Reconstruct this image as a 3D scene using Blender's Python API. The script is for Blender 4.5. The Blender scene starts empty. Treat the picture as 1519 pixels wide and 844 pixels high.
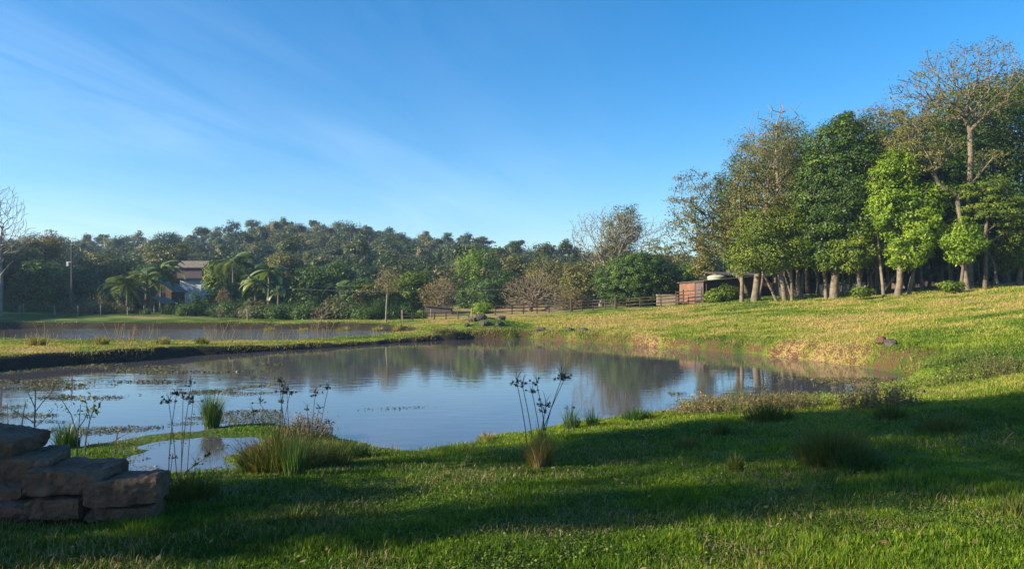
import bpy, math, random
import numpy as np
R = math.radians
rng = np.random.default_rng(11)
S = bpy.context.scene
COL = S.collection

# ------------------------------------------------------------------ camera, sky, sun, exposure
FPX, HZ, CX, EYE = 1100.0, 440.0, 760.0, 2.4      # focal length in photo pixels, horizon row, centre column, eye height over the pond
cam = bpy.data.cameras.new('camera'); camo = bpy.data.objects.new('camera', cam); COL.objects.link(camo)
cam.sensor_width = 36; cam.lens = 36*FPX/1519; cam.shift_y = (HZ-422)/1519
cam.clip_start = .05; cam.clip_end = 3000
camo.location = (0, 0, EYE); camo.rotation_euler = (R(90), 0, 0)
S.camera = camo
SUN_EL, SUN_BACK = 22.0, 16.0                       # elevation; degrees behind pure left
sdir = np.array([-math.cos(R(SUN_EL))*math.cos(R(SUN_BACK)), -math.cos(R(SUN_EL))*math.sin(R(SUN_BACK)), math.sin(R(SUN_EL))])
W = bpy.data.worlds.new('World'); S.world = W; W.use_nodes = True
nt = W.node_tree; N = nt.nodes; L = nt.links
for n in list(N): N.remove(n)
out = N.new('ShaderNodeOutputWorld'); bg = N.new('ShaderNodeBackground'); bg.inputs[1].default_value = .082
sky = N.new('ShaderNodeTexSky'); sky.sky_type = 'NISHITA'; sky.sun_disc = False
sky.sun_elevation = R(SUN_EL); sky.sun_rotation = math.atan2(sdir[0], sdir[1])
sky.altitude = 400; sky.air_density = 1.0; sky.dust_density = .6; sky.ozone_density = 3.0
tc = N.new('ShaderNodeTexCoord'); sx = N.new('ShaderNodeSeparateXYZ'); L.new(tc.outputs['Generated'], sx.inputs[0])
def mth(op, a, b=None, c=None, clamp=False):
    m = N.new('ShaderNodeMath'); m.operation = op; m.use_clamp = clamp
    for i, v in enumerate((a, b, c)):
        if v is None: continue
        if hasattr(v, 'links'): L.new(v, m.inputs[i])
        else: m.inputs[i].default_value = v
    return m.outputs[0]
zz = mth('ADD', sx.outputs[2], .12)
cxn = N.new('ShaderNodeCombineXYZ')
L.new(mth('DIVIDE', sx.outputs[0], zz), cxn.inputs[0]); L.new(mth('DIVIDE', sx.outputs[1], zz), cxn.inputs[1])
mp0 = N.new('ShaderNodeMapping'); mp0.inputs['Rotation'].default_value = (0, 0, R(-68)); L.new(cxn.outputs[0], mp0.inputs[0])
mp = N.new('ShaderNodeMapping'); mp.inputs['Scale'].default_value = (.38, 1.7, 1); L.new(mp0.outputs[0], mp.inputs[0])
n1 = N.new('ShaderNodeTexNoise'); n1.inputs['Scale'].default_value = 1.1; n1.inputs['Detail'].default_value = 9; n1.inputs['Roughness'].default_value = .62; n1.inputs['Distortion'].default_value = .9
L.new(mp.outputs[0], n1.inputs[0])
n2 = N.new('ShaderNodeTexNoise'); n2.inputs['Scale'].default_value = .45; n2.inputs['Detail'].default_value = 2
L.new(cxn.outputs[0], n2.inputs[0])
leftness = mth('MULTIPLY_ADD', sx.outputs[0], -1.2, .26, True)
c1 = mth('MULTIPLY_ADD', n1.outputs[0], 2.4, -.8, True)
c2 = mth('MULTIPLY_ADD', n2.outputs[0], 3.0, -1.0, True)
low = mth('SUBTRACT', 1.0, mth('MULTIPLY', sx.outputs[2], .9), None, True)
cl = mth('MULTIPLY', mth('MULTIPLY', c1, c2), mth('MULTIPLY', leftness, mth('MULTIPLY', low, .45)), None, True)
hs = N.new('ShaderNodeHueSaturation'); hs.inputs['Saturation'].default_value = 1.38; hs.inputs['Value'].default_value = 1.0; hs.inputs['Hue'].default_value = .5
L.new(sky.outputs[0], hs.inputs['Color'])
mx = N.new('ShaderNodeMix'); mx.data_type = 'RGBA'; L.new(cl, mx.inputs[0]); L.new(hs.outputs[0], mx.inputs[6]); mx.inputs[7].default_value = (7.0, 7.6, 8.3, 1)
L.new(mx.outputs[2], bg.inputs[0]); L.new(bg.outputs[0], out.inputs[0])
sl = bpy.data.lights.new('sun', 'SUN'); sl.energy = 5.0; sl.angle = R(.53); sl.color = (1, .83, .58)
so = bpy.data.objects.new('sun', sl); COL.objects.link(so)
from mathutils import Vector
so.rotation_euler = Vector(sdir).to_track_quat('Z', 'Y').to_euler(); so.location = (-60, -8, 40)
S.view_settings.view_transform = 'Standard'; S.view_settings.look = 'None'; S.view_settings.gamma = 1
S.view_settings.exposure = 1.4
S.cycles.max_bounces = 7; S.cycles.diffuse_bounces = 3; S.cycles.transparent_max_bounces = 6; S.cycles.transmission_bounces = 3; S.cycles.volume_bounces = 0
S.cycles.caustics_reflective = False; S.cycles.caustics_refractive = False

# ------------------------------------------------------------------ helpers
def at(px, py, z=0.0):
    Y = (EYE-z)*FPX/(py-HZ); return ((px-CX)/FPX*Y, Y)
def ray(px, py, Y): return np.array([(px-CX)/FPX*Y, Y, EYE-(py-HZ)/FPX*Y])
def smooth(a, b, x): t = np.clip((x-a)/(b-a), 0, 1); return t*t*(3-2*t)
_H = np.random.default_rng(5).random((256, 256))
def vnoise(x, y, s, seed=0):
    x = np.asarray(x)/s+seed*17.3+500; y = np.asarray(y)/s+seed*9.1+500
    i = np.floor(x).astype(int); j = np.floor(y).astype(int); fx = x-i; fy = y-j
    fx = fx*fx*(3-2*fx); fy = fy*fy*(3-2*fy)
    a = _H[i % 256, j % 256]; b = _H[(i+1) % 256, j % 256]; c = _H[i % 256, (j+1) % 256]; d = _H[(i+1) % 256, (j+1) % 256]
    return (a*(1-fx)+b*fx)*(1-fy)+(c*(1-fx)+d*fx)*fy
def fbm(x, y, s, o=4, seed=0):
    r = 0; a = 1; t = 0
    for k in range(o): r = r+a*vnoise(x, y, s/2**k, seed+k); t += a; a *= .55
    return r/t

def tag(o, label=None, cat=None, group=None, kind=None):
    if label: o['label'] = label
    if cat: o['category'] = cat
    if group: o['group'] = group
    if kind: o['kind'] = kind
    return o
def empty(name, loc, label, cat, group=None, rz=0):
    o = bpy.data.objects.new(name, None); COL.objects.link(o); o.location = loc; o.rotation_euler = (0, 0, rz); o.empty_display_size = .2
    return tag(o, label, cat, group)
def mk(name, V, faces, mat, parent=None, attrs=None, smooth_=False, origin=None):
    """one mesh object from numpy arrays; faces is a list of (N,k) index arrays"""
    V = np.asarray(V, dtype=np.float32).reshape(-1, 3)
    if origin is not None: V = V-np.asarray(origin, dtype=np.float32)
    faces = [np.asarray(f, dtype=np.int32) for f in faces if len(f)]
    me = bpy.data.meshes.new(name)
    me.vertices.add(len(V)); me.vertices.foreach_set('co', V.ravel())
    nl = sum(f.size for f in faces); nf = sum(len(f) for f in faces)
    me.loops.add(nl); me.loops.foreach_set('vertex_index', np.concatenate([f.ravel() for f in faces]))
    me.polygons.add(nf)
    tot = np.concatenate([np.full(len(f), f.shape[1], dtype=np.int32) for f in faces])
    st = np.concatenate([[0], np.cumsum(tot)[:-1]]).astype(np.int32)
    me.polygons.foreach_set('loop_start', st); me.polygons.foreach_set('loop_total', tot)
    me.polygons.foreach_set('use_smooth', np.full(nf, smooth_ is not None, dtype=bool))
    for k, a in (attrs or {}).items():
        at_ = me.attributes.new(k, 'FLOAT', 'POINT'); at_.data.foreach_set('value', np.asarray(a, dtype=np.float32))
    me.update(); me.validate()
    me.materials.append(mat)
    o = bpy.data.objects.new(name, me); COL.objects.link(o)
    if parent is not None: o.parent = parent
    elif origin is not None: o.location = origin
    return o
def dup(root, loc, rz, sc=1.0, label=None, group=None):
    r = root.copy(); COL.objects.link(r); r.location = loc; r.rotation_euler = (0, 0, rz); r.scale = (sc, sc, sc) if not hasattr(sc, '__len__') else sc
    if label: r['label'] = label
    if group: r['group'] = group
    for ch in list(root.children):
        c = ch.copy(); COL.objects.link(c); c.parent = r
    return r
class MB:
    def __init__(s): s.V = []; s.Q = []; s.T = []; s.n = 0; s.A = []
    def add(s, V, Q=None, T=None, tint=None):
        V = np.asarray(V, float).reshape(-1, 3)
        if Q is not None and len(Q): s.Q.append(np.asarray(Q)+s.n)
        if T is not None and len(T): s.T.append(np.asarray(T)+s.n)
        s.V.append(V); s.A.append(np.zeros(len(V)) if tint is None else np.broadcast_to(np.asarray(tint, float), (len(V),))); s.n += len(V)
    def box(s, c, size, rz=0, tilt=None):
        c = np.asarray(c, float); h = np.asarray(size, float)/2
        P = np.array([[x, y, z] for x in (-1, 1) for y in (-1, 1) for z in (-1, 1)], float)*h
        ca, sa = math.cos(rz), math.sin(rz)
        P = P@np.array([[ca, sa, 0], [-sa, ca, 0], [0, 0, 1]])
        s.add(P+c, [[0, 1, 3, 2], [4, 6, 7, 5], [0, 4, 5, 1], [2, 3, 7, 6], [0, 2, 6, 4], [1, 5, 7, 3]], tint=rng.random())
    def bar(s, a, b, r0, r1=None, n=6):
        r1 = r0 if r1 is None else r1
        V, Q = tubes(np.array([a]), np.array([b]), np.array([r0]), np.array([r1]), n)
        c = len(V); s.add(V, Q, tint=rng.random())
        V2 = np.array([a, b], float)
        T = [[2*n*0+i, (i+1) % n, -1] for i in range(n)]
        base = s.n; s.add(V2)
        s.T.append(np.array([[base-c+(i+1) % n, base-c+i, base] for i in range(n)]+[[base-c+n+i, base-c+n+(i+1) % n, base+1] for i in range(n)]))
    def build(s, name, mat, parent=None, origin=None, smooth_=None):
        f = []
        if s.Q: f.append(np.concatenate(s.Q))
        if s.T: f.append(np.concatenate(s.T))
        return mk(name, np.concatenate(s.V), f, mat, parent, {'tint': np.concatenate(s.A)}, smooth_, origin)
def unit(v): return v/np.maximum(np.linalg.norm(v, axis=-1, keepdims=True), 1e-9)
def tubes(A, B, ra, rb, n=5):
    """tapered open tubes, one per segment"""
    d = unit(B-A); h = np.where(np.abs(d[:, 2:3]) < .9, np.array([[0, 0, 1.]]), np.array([[1., 0, 0]]))
    u = unit(np.cross(d, h)); v = np.cross(d, u)
    a = np.arange(n)/n*2*math.pi; ca, sa = np.cos(a)[None, :, None], np.sin(a)[None, :, None]
    off = u[:, None]*ca+v[:, None]*sa
    P = np.concatenate([A[:, None]+off*ra[:, None, None], B[:, None]+off*rb[:, None, None]], 1)
    i = np.arange(n); j = (i+1) % n
    q = np.stack([i, j, j+n, i+n], 1); Q = (np.arange(len(A))*2*n)[:, None, None]+q[None]
    return P.reshape(-1, 3), Q.reshape(-1, 4)
def leafquads(P, s, nrm, r, asp=.55, jit=.9):
    n = len(P); nn = unit(nrm+r.normal(0, jit, (n, 3)))
    t = unit(np.cross(nn, r.normal(0, 1, (n, 3)))); b = np.cross(nn, t)
    s = np.broadcast_to(s, (n,))[:, None]
    V = np.stack([P-t*s*.5, P+b*s*asp*.5-nn*s*.06, P+t*s*.5, P-b*s*asp*.5-nn*s*.06], 1)
    return V.reshape(-1, 3), np.arange(4*n).reshape(-1, 4)
def blades(P, H, Wd, ang, bend, seg=2, r=rng, up=None):
    """grass blades as tapered ribbons curving towards ang"""
    n = len(P); D = np.stack([np.cos(ang), np.sin(ang), 0*ang], 1)
    tw = ang+math.pi/2+r.normal(0, .6, n); Sd = np.stack([np.cos(tw), np.sin(tw), 0*tw], 1)
    rows = []
    for k in range(seg+1):
        t = k/seg
        th = bend*t
        # arc of total angle 'bend'
        x = np.where(bend > 1e-3, (1-np.cos(th))/np.maximum(bend, 1e-3), 0)*H; z = np.where(bend > 1e-3, np.sin(th)/np.maximum(bend, 1e-3), t)*H
        C = P+D*x[:, None]; C[:, 2] += z
        w = Wd*(1-t**1.5)*.5
        if k < seg: rows += [C-Sd*w[:, None], C+Sd*w[:, None]]
        else: rows += [C]
    V = np.stack(rows, 1); m = V.shape[1]; b = (np.arange(n)*m)[:, None]
    Q = np.concatenate([b+np.array([[2*k, 2*k+1, 2*k+3, 2*k+2]]) for k in range(seg-1)]) if seg > 1 else np.zeros((0, 4), int)
    T = b+np.array([[2*seg-2, 2*seg-1, 2*seg]])
    return V.reshape(-1, 3), Q, T, m

# ------------------------------------------------------------------ materials
def newmat(name):
    m = bpy.data.materials.new(name); m.use_nodes = True; t = m.node_tree
    for n in list(t.nodes): t.nodes.remove(n)
    o = t.nodes.new('ShaderNodeOutputMaterial'); return m, t, o
def ramp(t, stops):
    r = t.nodes.new('ShaderNodeValToRGB'); e = r.color_ramp.elements
    while len(e) < len(stops): e.new(.5)
    for k, (p, c) in enumerate(stops): e[k].position = p; e[k].color = (*c, 1)
    return r
def leafmat(name, c0, c1, c2, trans=.3, rough=.5, spec=.25):
    m, t, o = newmat(name); a = t.nodes.new('ShaderNodeAttribute'); a.attribute_name = 'tint'
    r = ramp(t, [(0, c0), (.55, c1), (1, c2)]); t.links.new(a.outputs['Fac'], r.inputs[0])
    p = t.nodes.new('ShaderNodeBsdfPrincipled'); p.inputs['Roughness'].default_value = rough; p.inputs['Specular IOR Level'].default_value = spec
    tr = t.nodes.new('ShaderNodeBsdfTranslucent'); mx = t.nodes.new('ShaderNodeMixShader'); mx.inputs[0].default_value = trans
    g = t.nodes.new('ShaderNodeMix'); g.data_type = 'RGBA'; g.blend_type = 'MULTIPLY'; g.inputs[0].default_value = 1; g.inputs[7].default_value = (1.25, 1.25, .6, 1)
    t.links.new(r.outputs[0], g.inputs[6]); t.links.new(g.outputs[2], tr.inputs[0])
    t.links.new(r.outputs[0], p.inputs['Base Color']); t.links.new(p.outputs[0], mx.inputs[1]); t.links.new(tr.outputs[0], mx.inputs[2]); t.links.new(mx.outputs[0], o.inputs[0])
    return m
def noisemat(name, stops, scale=4, rough=.85, detail=6, bump=.0, bscale=None, stretch=(1, 1, 1), attr=False, metal=0):
    m, t, o = newmat(name); tc = t.nodes.new('ShaderNodeTexCoord'); mp = t.nodes.new('ShaderNodeMapping'); mp.inputs['Scale'].default_value = stretch
    t.links.new(tc.outputs['Object'], mp.inputs[0])
    n = t.nodes.new('ShaderNodeTexNoise'); n.inputs['Scale'].default_value = scale; n.inputs['Detail'].default_value = detail; n.inputs['Roughness'].default_value = .6
    t.links.new(mp.outputs[0], n.inputs[0]); r = ramp(t, stops); t.links.new(n.outputs[0], r.inputs[0])
    p = t.nodes.new('ShaderNodeBsdfPrincipled'); p.inputs['Roughness'].default_value = rough; p.inputs['Specular IOR Level'].default_value = .25; p.inputs['Metallic'].default_value = metal
    t.links.new(r.outputs[0], p.inputs['Base Color'])
    if bump:
        b = t.nodes.new('ShaderNodeBump'); b.inputs['Strength'].default_value = bump; b.inputs['Distance'].default_value = .05
        n2 = t.nodes.new('ShaderNodeTexNoise'); n2.inputs['Scale'].default_value = bscale or scale*4; n2.inputs['Detail'].default_value = 8
        t.links.new(mp.outputs[0], n2.inputs[0]); t.links.new(n2.outputs[0], b.inputs['Height']); t.links.new(b.outputs[0], p.inputs['Normal'])
    t.links.new(p.outputs[0], o.inputs[0]); return m
M = {}
M['bark_pale'] = noisemat('bark_pale', [(.3, (.08, .066, .05)), (.7, (.21, .18, .135))], 3, bump=.5)
M['bark'] = noisemat('bark', [(.3, (.06, .05, .038)), (.7, (.17, .14, .105))], 3, bump=.5)
M['bark_grey'] = noisemat('bark_grey', [(.3, (.13, .12, .105)), (.7, (.25, .23, .20))], 3)
M['twig_brown'] = noisemat('twig_brown', [(.3, (.14, .11, .08)), (.7, (.26, .20, .14))], 2)
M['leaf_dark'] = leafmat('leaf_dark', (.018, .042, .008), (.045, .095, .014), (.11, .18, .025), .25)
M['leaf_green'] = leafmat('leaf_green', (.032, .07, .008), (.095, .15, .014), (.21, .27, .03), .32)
M['leaf_bright'] = leafmat('leaf_bright', (.06, .12, .012), (.16, .27, .02), (.30, .40, .035), .35)
M['leaf_olive'] = leafmat('leaf_olive', (.045, .055, .014), (.11, .12, .027), (.22, .205, .05), .3)
M['leaf_dry'] = leafmat('leaf_dry', (.08, .065, .025), (.17, .14, .045), (.28, .22, .08), .3)
M['leaf_wood'] = leafmat('leaf_wood', (.022, .047, .012), (.078, .105, .028), (.22, .195, .08), .22)
M['palm'] = leafmat('palm', (.035, .07, .018), (.09, .145, .035), (.26, .30, .10), .3, .45, .35)
M['grass'] = leafmat('grass', (.035, .08, .007), (.125, .225, .010), (.32, .32, .03), .42, .5, .22)
M['grass_far'] = leafmat('grass_far', (.085, .15, .012), (.20, .255, .024), (.37, .30, .10), .3, .6, .2)
M['tussock'] = leafmat('tussock', (.04, .075, .012), (.13, .14, .03), (.32, .23, .095), .35, .55, .2)
M['spike'] = leafmat('spike', (.022, .06, .014), (.05, .115, .022), (.12, .18, .05), .25, .4, .4)
M['sedge'] = leafmat('sedge', (.03, .035, .015), (.05, .05, .025), (.09, .07, .035), .1)
M['seed'] = noisemat('seed', [(.3, (.02, .012, .008)), (.7, (.06, .035, .02))], 40)
M['straw'] = leafmat('straw', (.16, .12, .06), (.28, .21, .10), (.42, .33, .17), .25)
M['reed'] = leafmat('reed', (.10, .12, .03), (.22, .21, .06), (.34, .28, .11), .3)
M['floating'] = leafmat('floating', (.045, .05, .02), (.10, .10, .035), (.18, .15, .06), .1)
M['stone'] = noisemat('stone', [(.25, (.055, .029, .018)), (.5, (.115, .064, .040)), (.8, (.185, .12, .08))], 5, bump=.9, bscale=14)
M['basalt'] = noisemat('basalt', [(.3, (.03, .028, .028)), (.7, (.10, .09, .085))], 5, bump=.8, bscale=9)
M['soil'] = noisemat('soil', [(.3, (.12, .05, .03)), (.7, (.25, .11, .06))], 4, bump=.8)
M['fence_wood'] = noisemat('fence_wood', [(.3, (.028, .022, .018)), (.7, (.085, .066, .05))], 3, bump=.4, stretch=(1, 1, .2))
M['post_wood'] = noisemat('post_wood', [(.3, (.14, .12, .10)), (.7, (.26, .23, .19))], 3)
M['brick'] = noisemat('brick', [(.3, (.13, .062, .042)), (.7, (.22, .12, .085))], 3, bump=.5, bscale=20)
M['cream'] = noisemat('cream', [(.3, (.26, .20, .14)), (.7, (.42, .34, .25))], 3)
M['barn'] = noisemat('barn', [(.3, (.035, .018, .013)), (.7, (.08, .042, .03))], 2, stretch=(6, 6, .5))
M['tin'] = noisemat('tin', [(.3, (.05, .042, .037)), (.7, (.12, .10, .088))], 2, rough=.75, stretch=(9, .6, 1))
M['tank'] = noisemat('tank', [(.3, (.20, .36, .22)), (.7, (.34, .50, .33))], 2, rough=.5)
M['tankrim'] = noisemat('tankrim', [(.3, (.28, .30, .22)), (.7, (.40, .42, .32))], 2, rough=.5)
M['whitewash'] = noisemat('whitewash', [(.25, (.28, .29, .30)), (.5, (.55, .56, .57)), (.8, (.76, .77, .78))], 1.2)
M['darkboard'] = noisemat('darkboard', [(.3, (.07, .055, .06)), (.7, (.13, .10, .105))], 2, stretch=(5, 5, .3))
M['brownboard'] = noisemat('brownboard', [(.3, (.06, .04, .03)), (.7, (.13, .09, .065))], 2, stretch=(5, 5, .3))
M['thatch'] = noisemat('thatch', [(.3, (.10, .09, .075)), (.7, (.20, .175, .15))], 3)
M['dark_hole'] = noisemat('dark_hole', [(.3, (.012, .01, .01)), (.7, (.025, .02, .02))], 3)
M['wire'] = noisemat('wire', [(.3, (.2, .19, .18)), (.7, (.3, .29, .28))], 3)

# ------------------------------------------------------------------ ponds and ground
def poly(pts, z): return np.array([at(a, b, z) for a, b in pts])
MAIN = poly([(-260, 690), (-60, 672), (0, 665), (80, 668), (170, 656), (230, 645), (290, 638), (345, 629), (400, 628), (460, 632), (505, 650), (545, 662), (580, 669), (620, 670), (690, 661), (735, 646),
             (800, 637), (860, 628), (910, 617), (960, 611), (1030, 609), (1080, 602), (1180, 598), (1250, 592), (1310, 584), (1365, 570), (1345, 556), (1300, 549), (1260, 542), (1180, 532),
             (1100, 524), (1000, 517), (920, 512), (860, 507), (800, 503), (700, 503), (600, 508), (500, 515), (400, 521), (300, 527), (200, 535), (100, 543), (0, 551), (-220, 572)], 0)
INLET = poly([(150, 706), (160, 694), (205, 672), (240, 656), (300, 653), (350, 654), (385, 656), (372, 668), (345, 678), (345, 690), (300, 700), (240, 708)], 0)
ZF = .12
FAR = poly([(-420, 508), (0, 503.5), (200, 504.5), (330, 506), (400, 506), (480, 503), (560, 499), (606, 495.5), (614, 492), (560, 489.5), (500, 488), (300, 487), (0, 487), (-300, 488)], ZF)
def sdist(x, y, P):
    """distance to the outline, positive outside"""
    x = x.ravel(); y = y.ravel(); d2 = np.full(x.shape, 1e9); ins = np.zeros(x.shape, bool)
    for k in range(len(P)):
        x0, y0 = P[k]; x1, y1 = P[(k+1) % len(P)]; ex, ey = x1-x0, y1-y0
        t = np.clip(((x-x0)*ex+(y-y0)*ey)/(ex*ex+ey*ey+1e-12), 0, 1)
        d2 = np.minimum(d2, (x-x0-t*ex)**2+(y-y0-t*ey)**2)
        c = ((y0 > y) != (y1 > y)); xi = x0+(y-y0)/(ey if abs(ey) > 1e-9 else 1e-9)*ex
        ins ^= c & (x < xi)
    d = np.sqrt(d2); return np.where(ins, -d, d)
CP = [(0, -8, .8), (-10, -8, .85), (10, -8, .9), (0, 0, .8), (-6, 0, .8), (6, 0, .85), (0, 4, .8), (-4, 5, .78), (5, 5, .86), (-3.2, 7, .62), (0, 7, .70), (4, 7, .78), (8, 8, .9), (0, 10, .42), (-2.3, 9, .38),
      (3, 11, .42), (6, 13, .42), (9, 15.5, .45), (-5, 8, .45), (-8, 9, .3), (-12, 10, .3), (-5.5, 12, .10), (-4.5, 13.6, .12), (-6.5, 10.8, .12), (-3.3, 13.0, .12), (11, 18, .6), (14, 18, 1.0), (9, 10, .95), (14, 12, 1.1), (13.8, 20, 1.25),
      (20.7, 30, 1.95), (27.6, 40, 2.65), (34.5, 50, 3.42), (41, 60, 3.7), (55, 80, 3.8), (60, 50, 4.5), (40, 30, 2.8), (30, 10, 1.8), (20, 0, 1.2), (-20, 0, .9),
      (12.8, 26, .72), (17.2, 35, 1.3), (22, 45, 2.0), (26.5, 54, 2.68), (32, 65, 2.9), (40, 85, 2.9), (10.6, 33, .62), (13.9, 45, 1.42), (17.9, 58, 2.32), (22, 72, 2.4),
      (8.2, 36, .55), (10.9, 50, 1.15), (13.5, 62, 1.62), (16.5, 62, 1.95), (18, 80, 1.7), (3.4, 42.5, .5), (4.5, 55, .88), (5.4, 66, 1.08), (6.5, 80, 1.05),
      (-1, 44.5, .62), (-1, 55, .75), (-1.2, 66, .74), (-1.4, 80, .8), (-5.4, 44, .33), (-6.0, 51, .48), (-8, 66, .5), (-6.8, 40.6, .2), (-11.5, 35.5, .2), (-14.5, 29.5, .42), (-16, 35, .2), (-18.5, 27, .56), (-23, 33, .32), (-25, 38, .22),
      (-30, 27, .62), (-32, 37, .22), (-50, 30, .9), (-38, 55.5, .6), (-22, 55.5, .6), (-11, 55, .6), (-9.5, 53, .55), (-37, 66, .8), (-21, 66, .55), (-45, 80, 1.0), (-20, 85, 1.0), (0, 95, 1.0), (20, 100, 1.6),
      (-60, 60, 1.2), (-70, 90, 1.5), (-60, 10, 1.2), (60, 110, 3.2), (90, 90, 5), (90, 20, 5)]
CP = np.array(CP)
_K = np.linalg.norm(CP[:, None, :2]-CP[None, :, :2], axis=2); _n = len(CP)
_A = np.block([[_K+np.eye(_n)*-.15, np.c_[np.ones(_n), CP[:, :2]]], [np.c_[np.ones(_n), CP[:, :2]].T, np.zeros((3, 3))]])
_w = np.linalg.solve(_A, np.r_[CP[:, 2], 0, 0, 0])
def landbase(x, y):
    r = np.full(x.shape, _w[_n]); r = r+_w[_n+1]*x+_w[_n+2]*y
    for k in range(_n): r += _w[k]*np.hypot(x-CP[k, 0], y-CP[k, 1])
    return r
CREST = np.array([(-900, 330), (-300, 368), (0, 386), (100, 394), (200, 388), (300, 386), (370, 368), (450, 364), (560, 376), (640, 385), (700, 392), (800, 405), (860, 409), (950, 416), (1050, 422), (1200, 418), (1600, 420), (2500, 425)], float)
def height(x, y, detail=True):
    shp = np.shape(x); x = np.asarray(x, float).ravel(); y = np.asarray(y, float).ravel()
    xc = np.clip(x, -75, 90); yc = np.clip(y, -10, 112)
    zl = landbase(xc, yc)
    # far hill: slope from 95 m up to a ridge near 215 m
    px = CX+FPX*x/np.maximum(y, 30); rid = np.interp(px, CREST[:, 0], CREST[:, 1])
    D = 215.; ztop = EYE+(HZ-rid)/FPX*D
    t = smooth(92, 222, y); zl = zl*(1-t)+ztop*t-np.clip(y-240, 0, 400)*.03
    # unseen rise left of the frame, shaped for its shadow over the left wood
    zl = zl+35*smooth(-76, -122, x)*smooth(10, 30, y)*(1-smooth(70, 98, y))
    zl = np.maximum(zl, .05)
    if detail:
        near = np.exp(-np.hypot(x, y)/14)
        zl = zl+(fbm(x, y, 6, 3, 3)-.5)*.16*smooth(14, 30, y)+(fbm(x, y, 1.1, 3, 7)-.5)*(.05+.05*smooth(18, 30, y))+(fbm(x, y, 40, 3, 9)-.5)*4*t
    m = np.exp(-(((x+1.4)/2.2)**2+((y-45.2)/1.6)**2)); zl = zl+.42*m          # mound by the far shore
    z = zl
    wob = (fbm(x, y, 1.6, 3, 21)-.5)*1.0
    wob = wob+(fbm(x, y, .38, 2, 29)-.5)*.5*(1-smooth(16, 20, y))
    s1 = sdist(x, y, MAIN); s1w = s1+wob*np.where(y > 18, .9, .55)
    wob = wob+(fbm(x, y, .7, 2, 27)-.5)*.8*smooth(18, 26, y)
    Lb = np.where(y > 19, .2, np.where(x < -1.5, 1.6, 1.7))
    k = 1-np.exp(-np.clip(s1w, 0, None)/Lb); z = np.where(s1w > 0, z*k, np.maximum(s1w*.35, -.5))
    s2 = sdist(x, y, INLET)+wob*.9
    k = 1-np.exp(-np.clip(s2, 0, None)/.7); z = np.where(s2 > 0, z*k, np.minimum(z, np.maximum(s2*.35, -.25)))
    s3 = sdist(x, y, FAR)+wob*.6
    k = 1-np.exp(-np.clip(s3, 0, None)/.18); z = np.where((s3 < 6) & (s1 > 2), np.where(s3 > 0, ZF+np.maximum(z-ZF, .04)*k, ZF+np.maximum(s3*.35, -.5)), z)
    return z.reshape(shp)
def hz(x, y): return float(height(np.array([x]), np.array([y]))[0])

u = np.linspace(-4.85, 4.85, 640); v = np.linspace(-1.9, 5.45, 1050)
gx = 6*np.sinh(u); gy = 4+5*np.sinh(v)
X, Y = np.meshgrid(gx, gy); Z = height(X, Y)
n0, n1_ = X.shape; idx = np.arange(n0*n1_).reshape(n0, n1_)
F = np.stack([idx[:-1, :-1], idx[:-1, 1:], idx[1:, 1:], idx[1:, :-1]], -1).reshape(-1, 4)
def dryness(x, y):
    d = (fbm(x, y, 9, 4, 31)-.5)*2.0+(fbm(x, y, 1.3, 3, 33)-.5)*1.9
    zone = .38*smooth(17, 30, y)*smooth(-9, -4, x)*(1-smooth(88, 100, y))
    zone = zone+.45*smooth(50, 62, y)*smooth(-9, -5, x)*(1-smooth(2, 9, x))                  # straw mound by the fence
    zone = zone-.12*np.exp(-((x-10)/9)**2-((y-26)/5)**2)
    band = np.hypot(x, y); zone = zone-.55*smooth(44, 50, y-.1*x)*smooth(13, 18, x)
    return np.clip(.18+zone+d*(.25+.75*smooth(12, 24, y)), 0, 1)
dry = dryness(X, Y)
GY, GX = np.gradient(Z); GY = GY/np.maximum(np.gradient(gy)[:, None], .12); GX = GX/np.maximum(np.gradient(gx)[None], .12); gm = np.hypot(GX, GY)
g2 = gm.copy(); g2[1:] = np.maximum(g2[1:], gm[:-1]); g2[:-1] = np.maximum(g2[:-1], gm[1:]); g2[:, 1:] = np.maximum(g2[:, 1:], gm[:, :-1]); g2[:, :-1] = np.maximum(g2[:, :-1], gm[:, 1:])
soil_a = smooth(.22, .62, g2)*smooth(17, 22, Y)*(1-smooth(90, 96, Y))
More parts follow.
